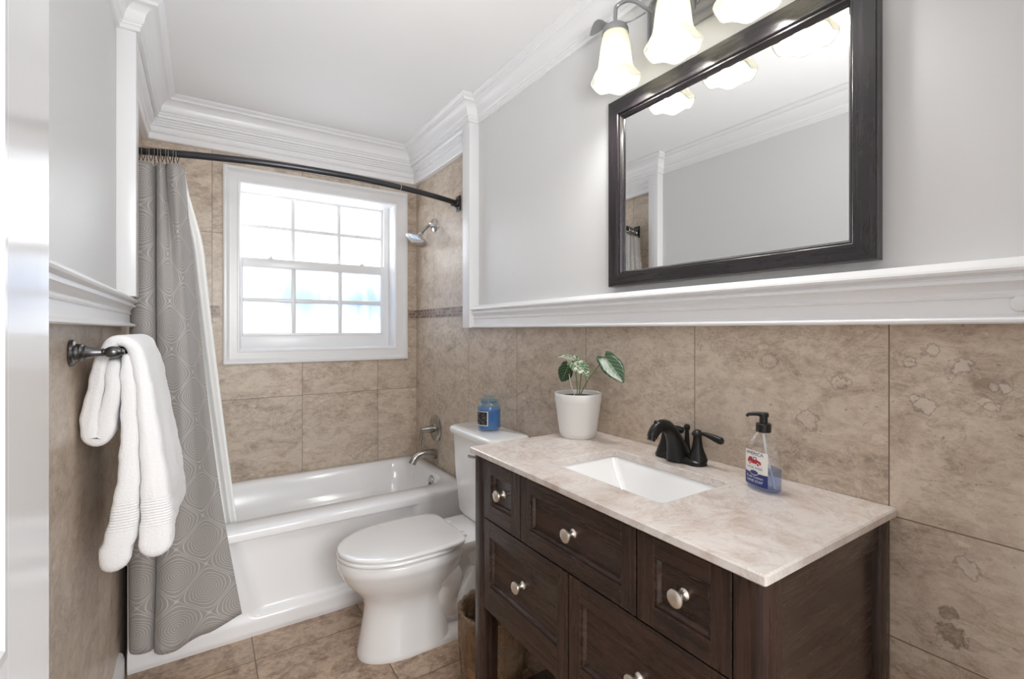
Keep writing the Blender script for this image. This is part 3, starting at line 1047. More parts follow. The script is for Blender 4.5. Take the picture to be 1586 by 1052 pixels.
def towel():
    """folded bath towel over the bar: two thick folded layers, each a rounded strip in x,z run along y"""
    mb = MB()
    outer = [(-.185, 1.190, .0125), (-.1875, 1.13, .0150), (-.1965, 1.06, .0175), (-.2035, 1.022, .0185), (-.2150, 1.006, .0165), (-.2290, 1.022, .0185), (-.2275, 1.08, .0175), (-.2160, 1.15, .0150), (-.2080, 1.200, .0135), (-.1930, 1.236, .0135),
             (-.1740, 1.248, .0140), (-.1510, 1.236, .0155), (-.1340, 1.19, .0165), (-.1240, 1.12, .0180), (-.1150, 1.0, .0225), (-.1085, .88, .0285), (-.1050, .78, .0340), (-.1060, .725, .0350)]
    inner = [(-.1600, 1.205, .0100), (-.1570, 1.15, .0150), (-.1555, 1.06, .0170), (-.1580, .96, .0200), (-.1650, .86, .0250), (-.1760, .77, .0310), (-.1840, .705, .0320)]
    for kind, cl in (('o', outer), ('i', inner)):
        P = catmull([(a, c, r) for a, c, r in cl], 6)
        n = len(P)
        left, right = [], []
        for i in range(n):
            d = Vector((P[min(i + 1, n - 1)].x - P[max(i - 1, 0)].x, P[min(i + 1, n - 1)].y - P[max(i - 1, 0)].y)).normalized()
            nr = Vector((-d.y, d.x))
            c = Vector((P[i].x, P[i].y))
            left.append((c, nr, P[i].z))
            right.append((c, -nr, P[i].z))
        def endcap(c, d, nr, r):
            return [(c, (nr * math.cos(a) + d * math.sin(a)), r) for a in [PI * k / 8 for k in range(1, 8)]]
        de = Vector((P[-1].x - P[-2].x, P[-1].y - P[-2].y)).normalized()
        ds = Vector((P[0].x - P[1].x, P[0].y - P[1].y)).normalized()
        ol = left + endcap(left[-1][0], de, left[-1][1], left[-1][2]) + right[::-1] + endcap(left[0][0], ds, right[0][1], left[0][2])
        rings = []
        ya, yb = (1.512, 1.985) if kind == 'o' else (1.516, 1.975)
        for y, e in [(ya, 0.45), (ya + 0.003, 0.75), (ya + 0.009, 0.95), (ya + 0.018, 1.0)] + [(ya + 0.018 + (yb - ya - 0.036) * k / 14, 1.0) for k in range(1, 14)] + [(yb - 0.018, 1.0), (yb - 0.009, 0.95), (yb - 0.003, 0.75), (yb, 0.45)]:
            ring = []
            for c, nr, r in ol:
                low = max(0.0, 1.20 - c.y)
                q = c + nr * (r * e)
                x, z = q.x, q.y
                k = min(1, low / 0.3) if c.x > -0.18 else 0.0
                f = (y - 1.51) / 0.47
                x += k * (0.020 * f + 0.0045 * math.sin(19 * y + 5 * z) + 0.003 * math.sin(37 * y))
                z += k * k * (0.012 * f * (1 if kind == 'o' else 0.5)) * min(1, max(0.0, (1.0 - c.y) / 0.3))
                x += 0.0012 * math.sin(60 * z + 23 * y) + 0.0009 * math.sin(131 * z - 47 * y)
                ring.append((max(XL + 0.0015, x), y, z))
            rings.append(ring)
        mb.loft(rings)
    return mb.build('bath_towel', M['terry'], angle=180)
tw = towel()
tag(tw, 'thick white bath towel folded over the pewter bar', 'towel')

# ------------------------------------------------------------------ toilet
TCY = 1.875
t = thing('toilet', 'white two piece toilet with closed lid beside the vanity', 'toilet', (0.80, TCY, 0.0))
def egg(xf, xb, hw, z, n=48, ex=2.2, blunt=0.0):
    """plan outline: round nose at xf, squarer tail at xb"""
    out = []
    cx = xf + (xb - xf) * 0.52
    for i in range(n):
        a = 2 * PI * i / n
        c, s_ = math.cos(a), math.sin(a)
        e = 2.0 if c < 0 else ex + blunt
        xx = math.copysign(abs(c) ** (2 / e), c)
        yy = math.copysign(abs(s_) ** (2 / (2.15 if c < 0 else e)), s_)
        x = cx + xx * ((cx - xf) if c < 0 else (xb - cx))
        out.append((x, TCY + yy * hw, z))
    return out
m = MB()
m.loft([egg(0.505, 0.86, 0.112, 0.0, blunt=4), egg(0.503, 0.86, 0.114, 0.006, blunt=4), egg(0.505, 0.86, 0.113, 0.02, blunt=4), egg(0.520, 0.85, 0.103, 0.10, blunt=4), egg(0.530, 0.85, 0.098, 0.16, blunt=3),
        egg(0.532, 0.87, 0.101, 0.20, blunt=1), egg(0.520, 0.90, 0.118, 0.235), egg(0.490, 0.92, 0.142, 0.270), egg(0.462, 0.935, 0.160, 0.300), egg(0.446, 0.945, 0.172, 0.328), egg(0.437, 0.95, 0.179, 0.348),
        egg(0.433, 0.955, 0.183, 0.356), egg(0.431, 0.957, 0.185, 0.366), egg(0.431, 0.957, 0.185, 0.386), egg(0.434, 0.955, 0.182, 0.393), egg(0.445, 0.945, 0.17, 0.395)])
# rear body, foot flange and tank deck
def rr2(x0, x1, hw, r, z):
    return rrect(x0, x1, TCY - hw, TCY + hw, r, z, 5)
m.loft([rr2(0.78, 1.135, 0.062, 0.03, 0.02), rr2(0.78, 1.13, 0.058, 0.03, 0.12), rr2(0.80, 1.12, 0.060, 0.03, 0.24), rr2(0.80, 1.14, 0.085, 0.04, 0.32), rr2(0.80, 1.16, 0.125, 0.05, 0.362), rr2(0.80, 1.165, 0.14, 0.05, 0.385),
        rr2(0.81, 1.165, 0.14, 0.05, 0.400), rr2(0.82, 1.155, 0.13, 0.05, 0.405)])
m.loft([rr2(0.70, 1.15, 0.112, 0.05, 0.0), rr2(0.70, 1.15, 0.112, 0.05, 0.018), rr2(0.71, 1.14, 0.104, 0.05, 0.030), rr2(0.74, 1.12, 0.06, 0.04, 0.05)])
for sg in (-1, 1):          # trapway relief on both flanks
    y = TCY + sg * 0.058
    m.tube(catmull([(0.80, TCY + sg * 0.10, 0.315), (0.86, TCY + sg * 0.085, 0.25), (0.845, TCY + sg * 0.068, 0.17), (0.88, y, 0.12), (0.96, y, 0.155), (1.02, y, 0.25), (1.06, y, 0.335)], 6),
           [0.058 + 0.0 * i for i in range(37)], 14, True, (0.62, (0, 1, 0)))
    m.tube(catmull([(0.98, TCY + sg * 0.075, 0.35), (1.03, y, 0.24), (1.075, y, 0.10), (1.085, y, 0.03)], 6), 0.05, 14, True, (0.62, (0, 1, 0)))
m.build('bowl', M['porcelain'], t, angle=60)
m = MB()
m.loft([egg(0.436, 0.885, 0.181, 0.398, blunt=2), egg(0.431, 0.888, 0.186, 0.402, blunt=2), egg(0.431, 0.888, 0.186, 0.409, blunt=2), egg(0.436, 0.885, 0.181, 0.413, blunt=2)])
m.build('seat', M['seat'], t, angle=60)
m = MB()
m.loft([egg(0.438, 0.905, 0.179, 0.4155, blunt=4), egg(0.433, 0.908, 0.184, 0.4175, blunt=4), egg(0.433, 0.908, 0.184, 0.4245, blunt=4), egg(0.4345, 0.907, 0.1825, 0.4275, blunt=4), egg(0.4385, 0.903, 0.1785, 0.4292, blunt=4), egg(0.455, 0.89, 0.163, 0.4305, blunt=3), egg(0.60, 0.78, 0.05, 0.4325, blunt=2)])
m.build('lid', M['seat'], t, angle=70)
for sg in (-1, 1):
    m = MB()
    m.box(0.898, 0.935, TCY + sg * 0.078 - 0.02, TCY + sg * 0.078 + 0.02, 0.3975, 0.418, 0.006)
    m.build('hinge', M['seat'], t)
m = MB()
def tank_ring(x0, x1, hw, r, z, bow):
    pts = rrect(x0, x1, TCY - hw, TCY + hw, r, z, 6)
    return [(x - bow * max(0, 1 - ((y - TCY) / hw) ** 2) * (1 if x < (x0 + x1) / 2 else 0), y, zz) for x, y, zz in pts]
m.loft([tank_ring(1.035, 1.160, 0.165, 0.03, 0.406, 0.01), tank_ring(1.025, 1.170, 0.176, 0.03, 0.425, 0.012), tank_ring(1.012, 1.178, 0.190, 0.03, 0.60, 0.014), tank_ring(1.006, 1.18, 0.198, 0.03, 0.784, 0.016)])
m.build('tank', M['porcelain'], t, angle=50)
m = MB()
m.loft([tank_ring(1.004, 1.184, 0.200, 0.03, 0.7845, 0.016), tank_ring(0.992, 1.188, 0.211, 0.035, 0.790, 0.018), tank_ring(0.990, 1.188, 0.213, 0.035, 0.806, 0.018), tank_ring(0.995, 1.186, 0.209, 0.035, 0.816, 0.018),
        tank_ring(1.006, 1.180, 0.200, 0.035, 0.820, 0.017)])
m.build('tank_lid', M['porcelain'], t, angle=50)
m = MB()
m.lathe([(0.012, 0.0), (0.012, 0.010), (0.0, 0.012)], (0.990, 1.745, 0.735), '-x', 16)
m.tube([(0.980, 1.745, 0.735), (0.972, 1.775, 0.733), (0.970, 1.835, 0.726)], [0.006, 0.006, 0.008], 10, True, (0.6, (1, 0, 0)))
o = m.build('flush_handle', M['nickel'], t)
o['label'] = 'metal flush handle'

# candle on the tank
CX, CY, CZ = 1.095, 1.872, 0.8205
t = thing('candle_jar', 'blue jar candle with glass lid on the toilet tank', 'candle', (CX, CY, CZ))
m = MB()
m.lathe([(0.00000, 0.00000), (0.04400, 0.00000), (0.05060, 0.00436), (0.05335, 0.01308), (0.05335, 0.10028), (0.05060, 0.11336), (0.04400, 0.12208), (0.04180, 0.12644), (0.04290, 0.13407), (0.03960, 0.13407), (0.03960, 0.12426), (0.04840, 0.11227), (0.05115, 0.09810), (0.05115, 0.01308), (0.00000, 0.00654)],
        (CX, CY, CZ), 'z', 40, False, False)
m.build('jar', M['blue_glass'], t)
m = MB()
m.lathe([(0.00000, 0.00709), (0.04620, 0.00709), (0.05082, 0.01308), (0.05082, 0.09374), (0.04840, 0.09592), (0.00000, 0.09646)], (CX, CY, CZ), 'z', 40, False, False)
m.build('wax', M['wax'], t)
m = MB()
m.lathe([(0.03740, 0.12208), (0.03905, 0.13462), (0.04730, 0.13516), (0.04895, 0.13952), (0.04730, 0.14497), (0.03080, 0.14715), (0.02640, 0.15042), (0.02750, 0.15587), (0.02200, 0.15914), (0.00000, 0.16023)], (CX, CY, CZ), 'z', 40, True, False)
m.build('jar_lid', M['blue_glass'], t)
def curved_label(r, a0, a1, z0, z1, c, n=14):
    mb = MB()
    rows = []
    for rr in (r, r + 0.0004):
        rows.append([[(c[0] + rr * math.cos(a0 + (a1 - a0) * i / n), c[1] + rr * math.sin(a0 + (a1 - a0) * i / n), c[2] + z) for i in range(n + 1)] for z in (z0, z1)])
    top, bot = rows[1][1], rows[1][0]
    mb.loft([rows[0][0], rows[1][0], rows[1][1], rows[0][1]], False, False, closed=False)
    return mb
# label faces the room, turned a little to the left
la = math.radians(197)
m = curved_label(0.0536, la - 0.64, la + 0.64, 0.026, 0.090, (CX, CY, CZ))
o = m.build('label', M['paper'], t)
m = curved_label(0.0541, la - 0.58, la + 0.58, 0.029, 0.087, (CX, CY, CZ))
o = m.build('label_print', M['candle_label'], o)

# ------------------------------------------------------------------ waste bin between toilet and vanity
BCX, BCY = 0.885, 1.475
t = thing('waste_bin', 'brown waste bin with crinkled liner bag between toilet and vanity', 'bin', (BCX, BCY, 0))
m = MB()
m.lathe([(0.0, 0.0), (0.088, 0.0), (0.092, 0.006), (0.112, 0.08), (0.123, 0.16), (0.1245, 0.22), (0.1225, 0.268), (0.1235, 0.275), (0.120, 0.277), (0.117, 0.272), (0.117, 0.20), (0.086, 0.012), (0.0, 0.010)], (BCX, BCY, 0.0), 'z', 40, False, False)
m.build('bin_body', M['bin'], t)
m = MB()
rings = []
prof = [(0.1175, 0.10), (0.1245, 0.17), (0.1265, 0.215), (0.1270, 0.255), (0.1275, 0.276), (0.1255, 0.2835), (0.116, 0.279), (0.112, 0.24), (0.10, 0.15)]
rnd = random.Random(3)
ph = [rnd.uniform(0, 6.28) for _ in range(4)]
for k, (r0, z0) in enumerate(prof):
    ring = []
    for i in range(96):
        a = 2 * PI * i / 96
        w = 0.0035 * math.sin(17 * a + ph[0] + 6 * z0) + 0.002 * math.sin(29 * a + ph[1] - 20 * z0) + 0.0012 * rnd.uniform(-1, 1)
        lim = 0.0035 if k < 5 else 0
        zz = z0 + (0.035 * math.sin(3 * a + ph[2]) + 0.02 * math.sin(7 * a + ph[3]) if k == 0 else 0.004 * math.sin(11 * a) * (1 if k in (4, 5) else 0))
        ring.append((BCX + (r0 + w + lim) * math.cos(a), BCY + (r0 + w + lim) * math.sin(a), zz))
    rings.append(ring)
m.loft(rings, False, False)
o = m.build('liner_bag', M['bag'], t, angle=180)
o['label'] = 'crinkled plastic liner folded over the rim'

# ------------------------------------------------------------------ vanity
VX0, VX1 = 0.722, 1.196
VY0, VY1 = 0.398, 1.322
ZT = 0.888
t = thing('bathroom_vanity', 'dark espresso wood vanity cabinet with five drawers under the marble top', 'vanity', (0.96, 0.86, 0))
PW = 0.053
for y0 in (VY0, VY1 - PW):
    for x0 in (VX0, VX1 - 0.045):
        m = MB()
        m.box(x0, x0 + (PW if x0 == VX0 else 0.045), y0, y0 + PW, 0.0, ZT, 0.0025)
        m.build('leg', M['wood_z'], t)
m = MB()
ya, yb = VY0 + PW, VY1 - PW
m.box(VX0 + 0.018, VX0 + 0.030, ya, yb, 0.425, ZT)                       # carcass front behind the drawers
m.box(VX0 + 0.003, VX0 + 0.030, ya, yb, 0.880, ZT)                       # top rail
m.box(VX0 + 0.03, VX1 - 0.005, ya, yb, 0.425, 0.440)                     # bottom
m.box(VX1 - 0.015, VX1 - 0.005, ya, yb, 0.44, ZT)
m.build('carcass', M['wood_y'], t)
for y0, y1, yr0, yr1 in ((VY0 + 0.016, VY0 + 0.028, VY0 + 0.004, VY0 + 0.03), (VY1 - 0.028, VY1 - 0.016, VY1 - 0.03, VY1 - 0.004)):
    m = MB()
    m.box(VX0 + PW, VX1 - 0.045, y0, y1, 0.42, ZT)
    m.box(VX0 + PW, VX1 - 0.045, yr0, yr1, 0.832, ZT, 0.002)
    m.box(VX0 + PW, VX1 - 0.045, yr0, yr1, 0.42, 0.48, 0.002)
    m.build('side_panel', M['wood_x'], t)
m = MB()
for y in [VY0 + 0.03 + 0.0735 * k for k in range(12)]:
    m.box(VX0 + 0.045, VX1 - 0.04, y, y + 0.058, 0.10, 0.118, 0.002)
m.box(VX0 + 0.012, VX0 + 0.040, ya, yb, 0.085, 0.125, 0.002)
m.box(VX1 - 0.040, VX1 - 0.012, ya, yb, 0.085, 0.125, 0.002)
m.build('bottom_shelf', M['wood_y'], t)

def knob(x, y, z, parent):
    k = MB()
    k.lathe([(0.0105, -0.001), (0.0110, 0.002), (0.0080, 0.005), (0.0060, 0.008), (0.0060, 0.015), (0.0090, 0.0185), (0.0145, 0.0235), (0.0165, 0.0265), (0.0160, 0.0295), (0.0120, 0.0325), (0.0060, 0.0340), (0.0, 0.0343)], (x, y, z), '-x', 28)
    k.build('knob', M['knob'], parent)
def drawer(y0, y1, z0, z1, iy0, iy1, iz0, iz1, lab):
    d = MB()
    x = VX0 + 0.001
    xb = x + 0.0165
    d.mi = 1                                                   # upright grain on the stiles
    d.box(x, xb, y0, iy0, z0, z1, 0.0007, 1)
    d.box(x, xb, iy1, y1, z0, z1, 0.0007, 1)
    d.mi = 0
    d.box(x, xb, iy0, iy1, z0, iz0, 0.0007, 1)
    d.box(x, xb, iy0, iy1, iz1, z1, 0.0007, 1)
    def R(i, dx):
        return [(x + dx, iy0 + i, iz0 + i), (x + dx, iy1 - i, iz0 + i), (x + dx, iy1 - i, iz1 - i), (x + dx, iy0 + i, iz1 - i)]
    d.loft([R(-0.0005, 0.001), R(0.0005, 0.0012), R(0.0012, 0.0042), R(0.0045, 0.0042), R(0.0065, 0.0055), R(0.0095, 0.0095), R(0.0105, 0.0125), R(0.012, 0.0130)], False, True)
    o = d.build('drawer', [M['wood_y'], M['wood_z']], t, angle=20)
    o['label'] = lab
    knob(x + 0.0130, (iy0 + iy1) / 2, (iz0 + iz1) / 2, o)
drawer(1.071, 1.266, 0.703, 0.878, 1.116, 1.227, 0.749, 0.842, 'small top drawer nearest the toilet')
drawer(0.659, 1.067, 0.703, 0.878, 0.698, 1.026, 0.745, 0.842, 'wide middle top drawer')
drawer(0.454, 0.655, 0.703, 0.878, 0.493, 0.614, 0.745, 0.842, 'small top drawer at the near end')
drawer(0.869, 1.266, 0.425, 0.699, 0.911, 1.235, 0.501, 0.650, 'large lower drawer on the toilet side')
drawer(0.454, 0.865, 0.425, 0.699, 0.493, 0.826, 0.501, 0.650, 'large lower drawer at the near end')

# countertop with the basin cut-out
CX0, CX1, CY0, CY1, CT, CB = 0.703, 1.1985, 0.386, 1.300 + 0.025, 0.908, 0.889
SX0, SX1, SY0, SY1 = 0.812, 1.060, 0.668, 1.052
m = MB()
m.loft([rrect(SX0, SX1, SY0, SY1, 0.018, CB), rrect(CX0 + 0.003, CX1, CY0 + 0.003, CY1 - 0.003, 0.004, CB), rrect(CX0, CX1, CY0, CY1, 0.004, CB + 0.003), rrect(CX0, CX1, CY0, CY1, 0.004, CT - 0.003),
        rrect(CX0 + 0.003, CX1, CY0 + 0.003, CY1 - 0.003, 0.004, CT), rrect(SX0 - 0.0015, SX1 + 0.0015, SY0 - 0.0015, SY1 + 0.0015, 0.018, CT), rrect(SX0, SX1, SY0, SY1, 0.018, CT - 0.0015)], False, False, loop=True)
tag(m.build('countertop', M['marble'], angle=30, origin=(0.95, 0.86, CB)), 'cream pink marble vanity top with a basin cut-out', 'countertop')
m = MB()
m.loft([rrect(0.795, 1.077, 0.650, 1.070, 0.02, CB - 0.0005), rrect(0.806, 1.066, 0.662, 1.058, 0.02, CB - 0.0005), rrect(0.810, 1.062, 0.666, 1.054, 0.02, CB - 0.004), rrect(0.818, 1.054, 0.676, 1.044, 0.022, 0.868),
        rrect(0.870, 1.010, 0.775, 0.945, 0.02, 0.772), rrect(0.880, 1.000, 0.785, 0.935, 0.02, 0.768)], False, True)
sk = m.build('sink', M['porcelain'], angle=30, origin=(0.94, 0.86, 0.768))
s = sk.modifiers.new('thickness', 'SOLIDIFY')
s.thickness, s.offset = 0.006, -1
tag(sk, 'white rectangular basin set under the marble top', 'sink')
m = MB()
m.lathe([(0.0, 0.0), (0.021, 0.0), (0.022, 0.002), (0.018, 0.004), (0.0, 0.0045)], (0.94, 0.86, 0.7685), 'z', 24)
m.build('drain', M['bronze'], sk)

# ------------------------------------------------------------------ faucet
FXC, FYC, FZ = 1.128, 0.863, CT + 0.0004
t = thing('faucet', 'black bronze two handle faucet behind the basin', 'faucet', (FXC, FYC, FZ))
m = MB()
def base_ring(hx, hy, z):
    return rrect(FXC - hx, FXC + hx, FYC - hy, FYC + hy, hx * 0.98, z, 8)
m.loft([base_ring(0.0265, 0.079, FZ), base_ring(0.0275, 0.080, FZ + 0.004), base_ring(0.0265, 0.079, FZ + 0.010), base_ring(0.022, 0.074, FZ + 0.014), base_ring(0.018, 0.070, FZ + 0.016)])
m.build('base', M['bronze'], t)
m = MB()
sp = catmull([(1.122, FYC, 0.912), (1.114, FYC, 0.940), (1.102, FYC, 0.970), (1.084, FYC, 0.998), (1.060, FYC, 1.0125), (1.036, FYC, 1.0105), (1.018, FYC, 0.998), (1.010, FYC, 0.986)], 5)
rr_ = [0.040, 0.033, 0.025, 0.0195, 0.0175, 0.0170, 0.0165, 0.0155]
rl = []
for i in range(len(sp)):
    f = i / 5
    k = min(int(f), 6)
    rl.append(rr_[k] + (rr_[k + 1] - rr_[k]) * (f - k))
m.tube(sp, rl, 20, True, (0.80, (0, 1, 0)))
m.tube([(1.011, FYC, 0.989), (1.006, FYC, 0.978)], 0.0110, 16)
m.tube([(1.026, FYC, 1.022), (1.024, FYC, 1.030)], [0.006, 0.003], 10)
for v in m.b.verts:
    v.co.z = max(v.co.z, CT + 0.004)
m.build('spout', M['bronze'], t)
for sg in (-1, 1):
    hy = FYC + sg * 0.053
    m = MB()
    m.lathe([(0.0265, 0.012), (0.0255, 0.018), (0.0235, 0.021), (0.0225, 0.026), (0.0180, 0.036), (0.0138, 0.050), (0.0118, 0.066), (0.0112, 0.076), (0.0112, 0.078)], (FXC + 0.004, hy, CT), 'z', 24)
    h = m.build('handle', M['bronze'], t)
    m = MB()
    m.lathe([(0.0105, 0.078), (0.0150, 0.080), (0.0155, 0.085), (0.0120, 0.090), (0.0075, 0.094), (0.0, 0.0955)], (FXC + 0.004, hy, CT), 'z', 24)
    dirv = Vector((0.10, -1.0, 0)) if sg < 0 else Vector((0.75, -0.65, 0))
    dirv.normalize()
    p0 = Vector((FXC + 0.004, hy, CT + 0.085))
    L = 0.072 if sg < 0 else 0.05
    m.tube([p0 + dirv * 0.010 + Vector((0, 0, 0.001)), p0 + dirv * (L * 0.35), p0 + dirv * (L * 0.7) + Vector((0, 0, -0.006)), p0 + dirv * (L * 0.93) + Vector((0, 0, -0.010)), p0 + dirv * L + Vector((0, 0, -0.011))],
           [0.0050, 0.0062, 0.0092, 0.0098, 0.0060], 14)
    m.build('lever', M['bronze'], h)
m = MB()
m.lathe([(0.013, 0.010), (0.0105, 0.022), (0.0075, 0.045), (0.0062, 0.070), (0.0058, 0.080), (0.008, 0.084), (0.0095, 0.091), (0.006, 0.097), (0.0, 0.099)], (FXC + 0.030, FYC, CT), 'z', 18)
m.build('lift_rod', M['bronze'], t)

# ------------------------------------------------------------------ soap bottle
SBX, SBY, SBZ = 1.082, 0.600, CT + 0.0005
SROT = math.radians(-16)
EA, EB = 0.0430, 0.0265          # half width, half depth
t = thing('soap_bottle', 'clear oval pump bottle of blue hand soap on the marble', 'soap bottle', (SBX, SBY, SBZ))
def bpt(lx, ly, z):               # local: ly across, -lx towards the room
    return (SBX + lx * math.cos(SROT) - ly * math.sin(SROT), SBY + lx * math.sin(SROT) + ly * math.cos(SROT), SBZ + z)
def oval(a, b_, z, n=40):
    out = []
    for i in range(n):
        u = 2 * PI * i / n
        c, s_ = math.cos(u), math.sin(u)
        out.append(bpt(b_ * math.copysign(abs(s_) ** 0.85, s_), a * math.copysign(abs(c) ** 0.85, c), z))
    return out
m = MB()
m.loft([oval(EA - 0.004, EB - 0.004, 0.0), oval(EA - 0.001, EB - 0.001, 0.003), oval(EA, EB, 0.009), oval(EA, EB, 0.088), oval(EA - 0.002, EB - 0.001, 0.100), oval(EA - 0.008, EB - 0.004, 0.112), oval(0.022, 0.017, 0.124), oval(0.0135, 0.0130, 0.131),
        oval(0.0125, 0.0125, 0.137)], True, True)
m.build('bottle', M['clear'], t, angle=60)
m = MB()
m.loft([oval(EA - 0.005, EB - 0.005, 0.002), oval(EA - 0.002, EB - 0.002, 0.007), oval(EA - 0.0015, EB - 0.0015, 0.050), oval(EA - 0.0015, EB - 0.0015, 0.0515)], True, True)
m.build('soap', M['liquid'], t, angle=60)
m = MB()
m.tube([bpt(0, 0, 0.128), bpt(0.002, -0.006, 0.08), bpt(0.006, -0.026, 0.008)], 0.0026, 8)
m.build('dip_tube', M['white_print'], t)
m = MB()
m.lathe([(0.0155, 0.132), (0.0160, 0.134), (0.0160, 0.150), (0.0145, 0.152), (0.0090, 0.1525), (0.0085, 0.166), (0.0110, 0.167), (0.0115, 0.1735), (0.009, 0.1765), (0.0, 0.177)], (SBX, SBY, SBZ), 'z', 24)
m.tube([bpt(-0.004, 0.004, 0.1725), bpt(-0.014, 0.014, 0.1722), bpt(-0.022, 0.022, 0.1700), bpt(-0.025, 0.025, 0.1650)], [0.0055, 0.0048, 0.0040, 0.0032], 12)
m.build('pump', M['black'], t)
# label wrapped round the front face
NA = 400
arc = []
s_acc, prev = 0.0, None
for i in range(NA + 1):
    u = PI + PI * i / NA           # front half: lx negative, from +ly... to -ly
    c, s_ = math.cos(u), math.sin(u)
    p = Vector((EB * math.copysign(abs(s_) ** 0.85, s_), EA * math.copysign(abs(c) ** 0.85, c)))
    if prev is not None:
        s_acc += (p - prev).length
    prev = p
    arc.append((s_acc, p))
SMID = s_acc / 2
def lab(u, z, off):
    """u runs left to right as read from the room"""
    sv = SMID - u
    for i in range(NA):
        if arc[i + 1][0] >= sv:
            break
    f = (sv - arc[i][0]) / max(1e-9, arc[i + 1][0] - arc[i][0])
    p = arc[i][1].lerp(arc[i + 1][1], f)
    tg = (arc[i + 1][1] - arc[i][1]).normalized()
    nr = Vector((tg.y, -tg.x))
    if nr.dot(p) < 0:
        nr = -nr
    q = p + nr * off
    return bpt(q.x, q.y, z)
def lab_patch(u0, u1, z0, z1, off, n=24):
    mb = MB()
    mb.loft([[lab(u0 + (u1 - u0) * i / n, z, off) for i in range(n + 1)] for z in (z0, (z0 + z1) / 2, z1)], False, False, closed=False)
    return mb
LU = 0.0330
lb = lab_patch(-LU, LU, 0.012, 0.090, 0.0004).build('label', M['paper'], t)
lab_patch(-LU, LU, 0.012, 0.040, 0.0007).build('label_band', M['navy'], lb)
def lab_poly(polys, name, mat, off):
    mb = MB()
    for poly in polys:
        mb.face([mb.b.verts.new((u, z, 0)) for u, z in poly])
    for k in range(-16, 17):       # cut into narrow strips so the print follows the curve of the bottle
        bmesh.ops.bisect_plane(mb.b, geom=mb.b.verts[:] + mb.b.edges[:] + mb.b.faces[:], plane_co=(k * 0.002, 0, 0), plane_no=(1, 0, 0))
    for v in mb.b.verts:
        v.co = lab(v.co.x, v.co.y, off)
    return mb.build(name, mat, lb, smooth=False)
def disc(cx, cz, rx, rz, n=16):
    return [(cx + rx * math.cos(2 * PI * i / n), cz + rz * math.sin(2 * PI * i / n)) for i in range(n)]
# red pick-up truck seen from the side
TZ = 0.061
lab_poly([[(-0.020, TZ), (0.018, TZ), (0.018, TZ + 0.006), (0.012, TZ + 0.009), (-0.020, TZ + 0.008)],
          [(-0.004, TZ + 0.007), (0.009, TZ + 0.008), (0.006, TZ + 0.0155), (-0.002, TZ + 0.0155)],
          disc(-0.013, TZ + 0.0095, 0.0045, 0.0040), disc(-0.008, TZ + 0.0105, 0.0035, 0.0042)], 'truck_print', M['red'], 0.0009)
lab_poly([disc(-0.012, TZ - 0.0005, 0.0040, 0.0040), disc(0.011, TZ - 0.0005, 0.0040, 0.0040), [(-0.0005, TZ + 0.0095), (0.0055, TZ + 0.0095), (0.0040, TZ + 0.0138), (0.0, TZ + 0.0138)]], 'wheel_print', M['paper'], 0.0012)
lab_poly([disc(-0.012, TZ - 0.0005, 0.0026, 0.0026), disc(0.011, TZ - 0.0005, 0.0026, 0.0026)], 'tyre_print', M['red'], 0.0014)
lab_poly([disc(0.0, 0.041, 0.0125, 0.0062, 24)], 'badge', M['paper'], 0.0010)
lab_poly([disc(0.0, 0.041, 0.0112, 0.0050, 24)], 'badge_centre', M['navy'], 0.0012)
def text(s_, size, cu, cz, mat, off, name='text_print'):
    cv = bpy.data.curves.new('lettering', 'FONT')
    cv.body, cv.size, cv.align_x, cv.align_y = s_, size, 'CENTER', 'CENTER'
    cv.resolution_u = 2
    tmp = bpy.data.objects.new('lettering', cv)
    COL.objects.link(tmp)
    dg = bpy.context.evaluated_depsgraph_get()
    me = bpy.data.meshes.new_from_object(tmp.evaluated_get(dg))
    bpy.data.objects.remove(tmp)
    mb = MB()
    mb.b.from_mesh(me)
    bpy.data.meshes.remove(me)
    for v in mb.b.verts:
        v.co = lab(cu + v.co.x, cz + v.co.y, off)
    o = mb.build(name, mat, lb, smooth=False)
    o.data.materials.clear()
    o.data.materials.append(mat)
    for f in o.data.polygons:
        f.material_index = 0
text('AMERICA', 0.0115, 0.0, 0.0835, M['navy'], 0.0009)
text('LOCAL MADE', 0.0070, 0.0, 0.0515, M['navy'], 0.0009)
text('Fresh Cotton', 0.0085, 0.0, 0.0305, M['white_print'], 0.0011)
text('HAND SOAP', 0.0080, 0.0, 0.0215, M['white_print'], 0.0011)

# ------------------------------------------------------------------ potted plant
PX, PY, PZ = 1.088, 1.252, CT + 0.0005
t = thing('potted_plant', 'small veined leaf plant in a white ribbed pot on the marble', 'potted plant', (PX, PY, PZ))
m = MB()
prof = [(0.0, 0.0), (0.058, 0.0), (0.060, 0.003), (0.0605, 0.012), (0.0635, 0.013)]
for k in range(22):
    z = 0.014 + 0.104 * k / 21
    prof.append((0.0635 + 0.0145 * k / 21 + 0.0004 * (k % 2), z))
prof += [(0.0792, 0.121), (0.0798, 0.123), (0.0805, 0.147), (0.0790, 0.150), (0.0765, 0.149), (0.0755, 0.140), (0.0750, 0.128), (0.0, 0.126)]
m.lathe(prof, (PX, PY, PZ), 'z', 48, False, False)
m.build('pot', M['pot'], t, angle=40)
m = MB()
m.lathe([(0.0, 0.129), (0.0748, 0.128), (0.0748, 0.135), (0.05, 0.138), (0.0, 0.140)], (PX, PY, PZ), 'z', 32, False, False)
m.build('soil', M['soil'], t)
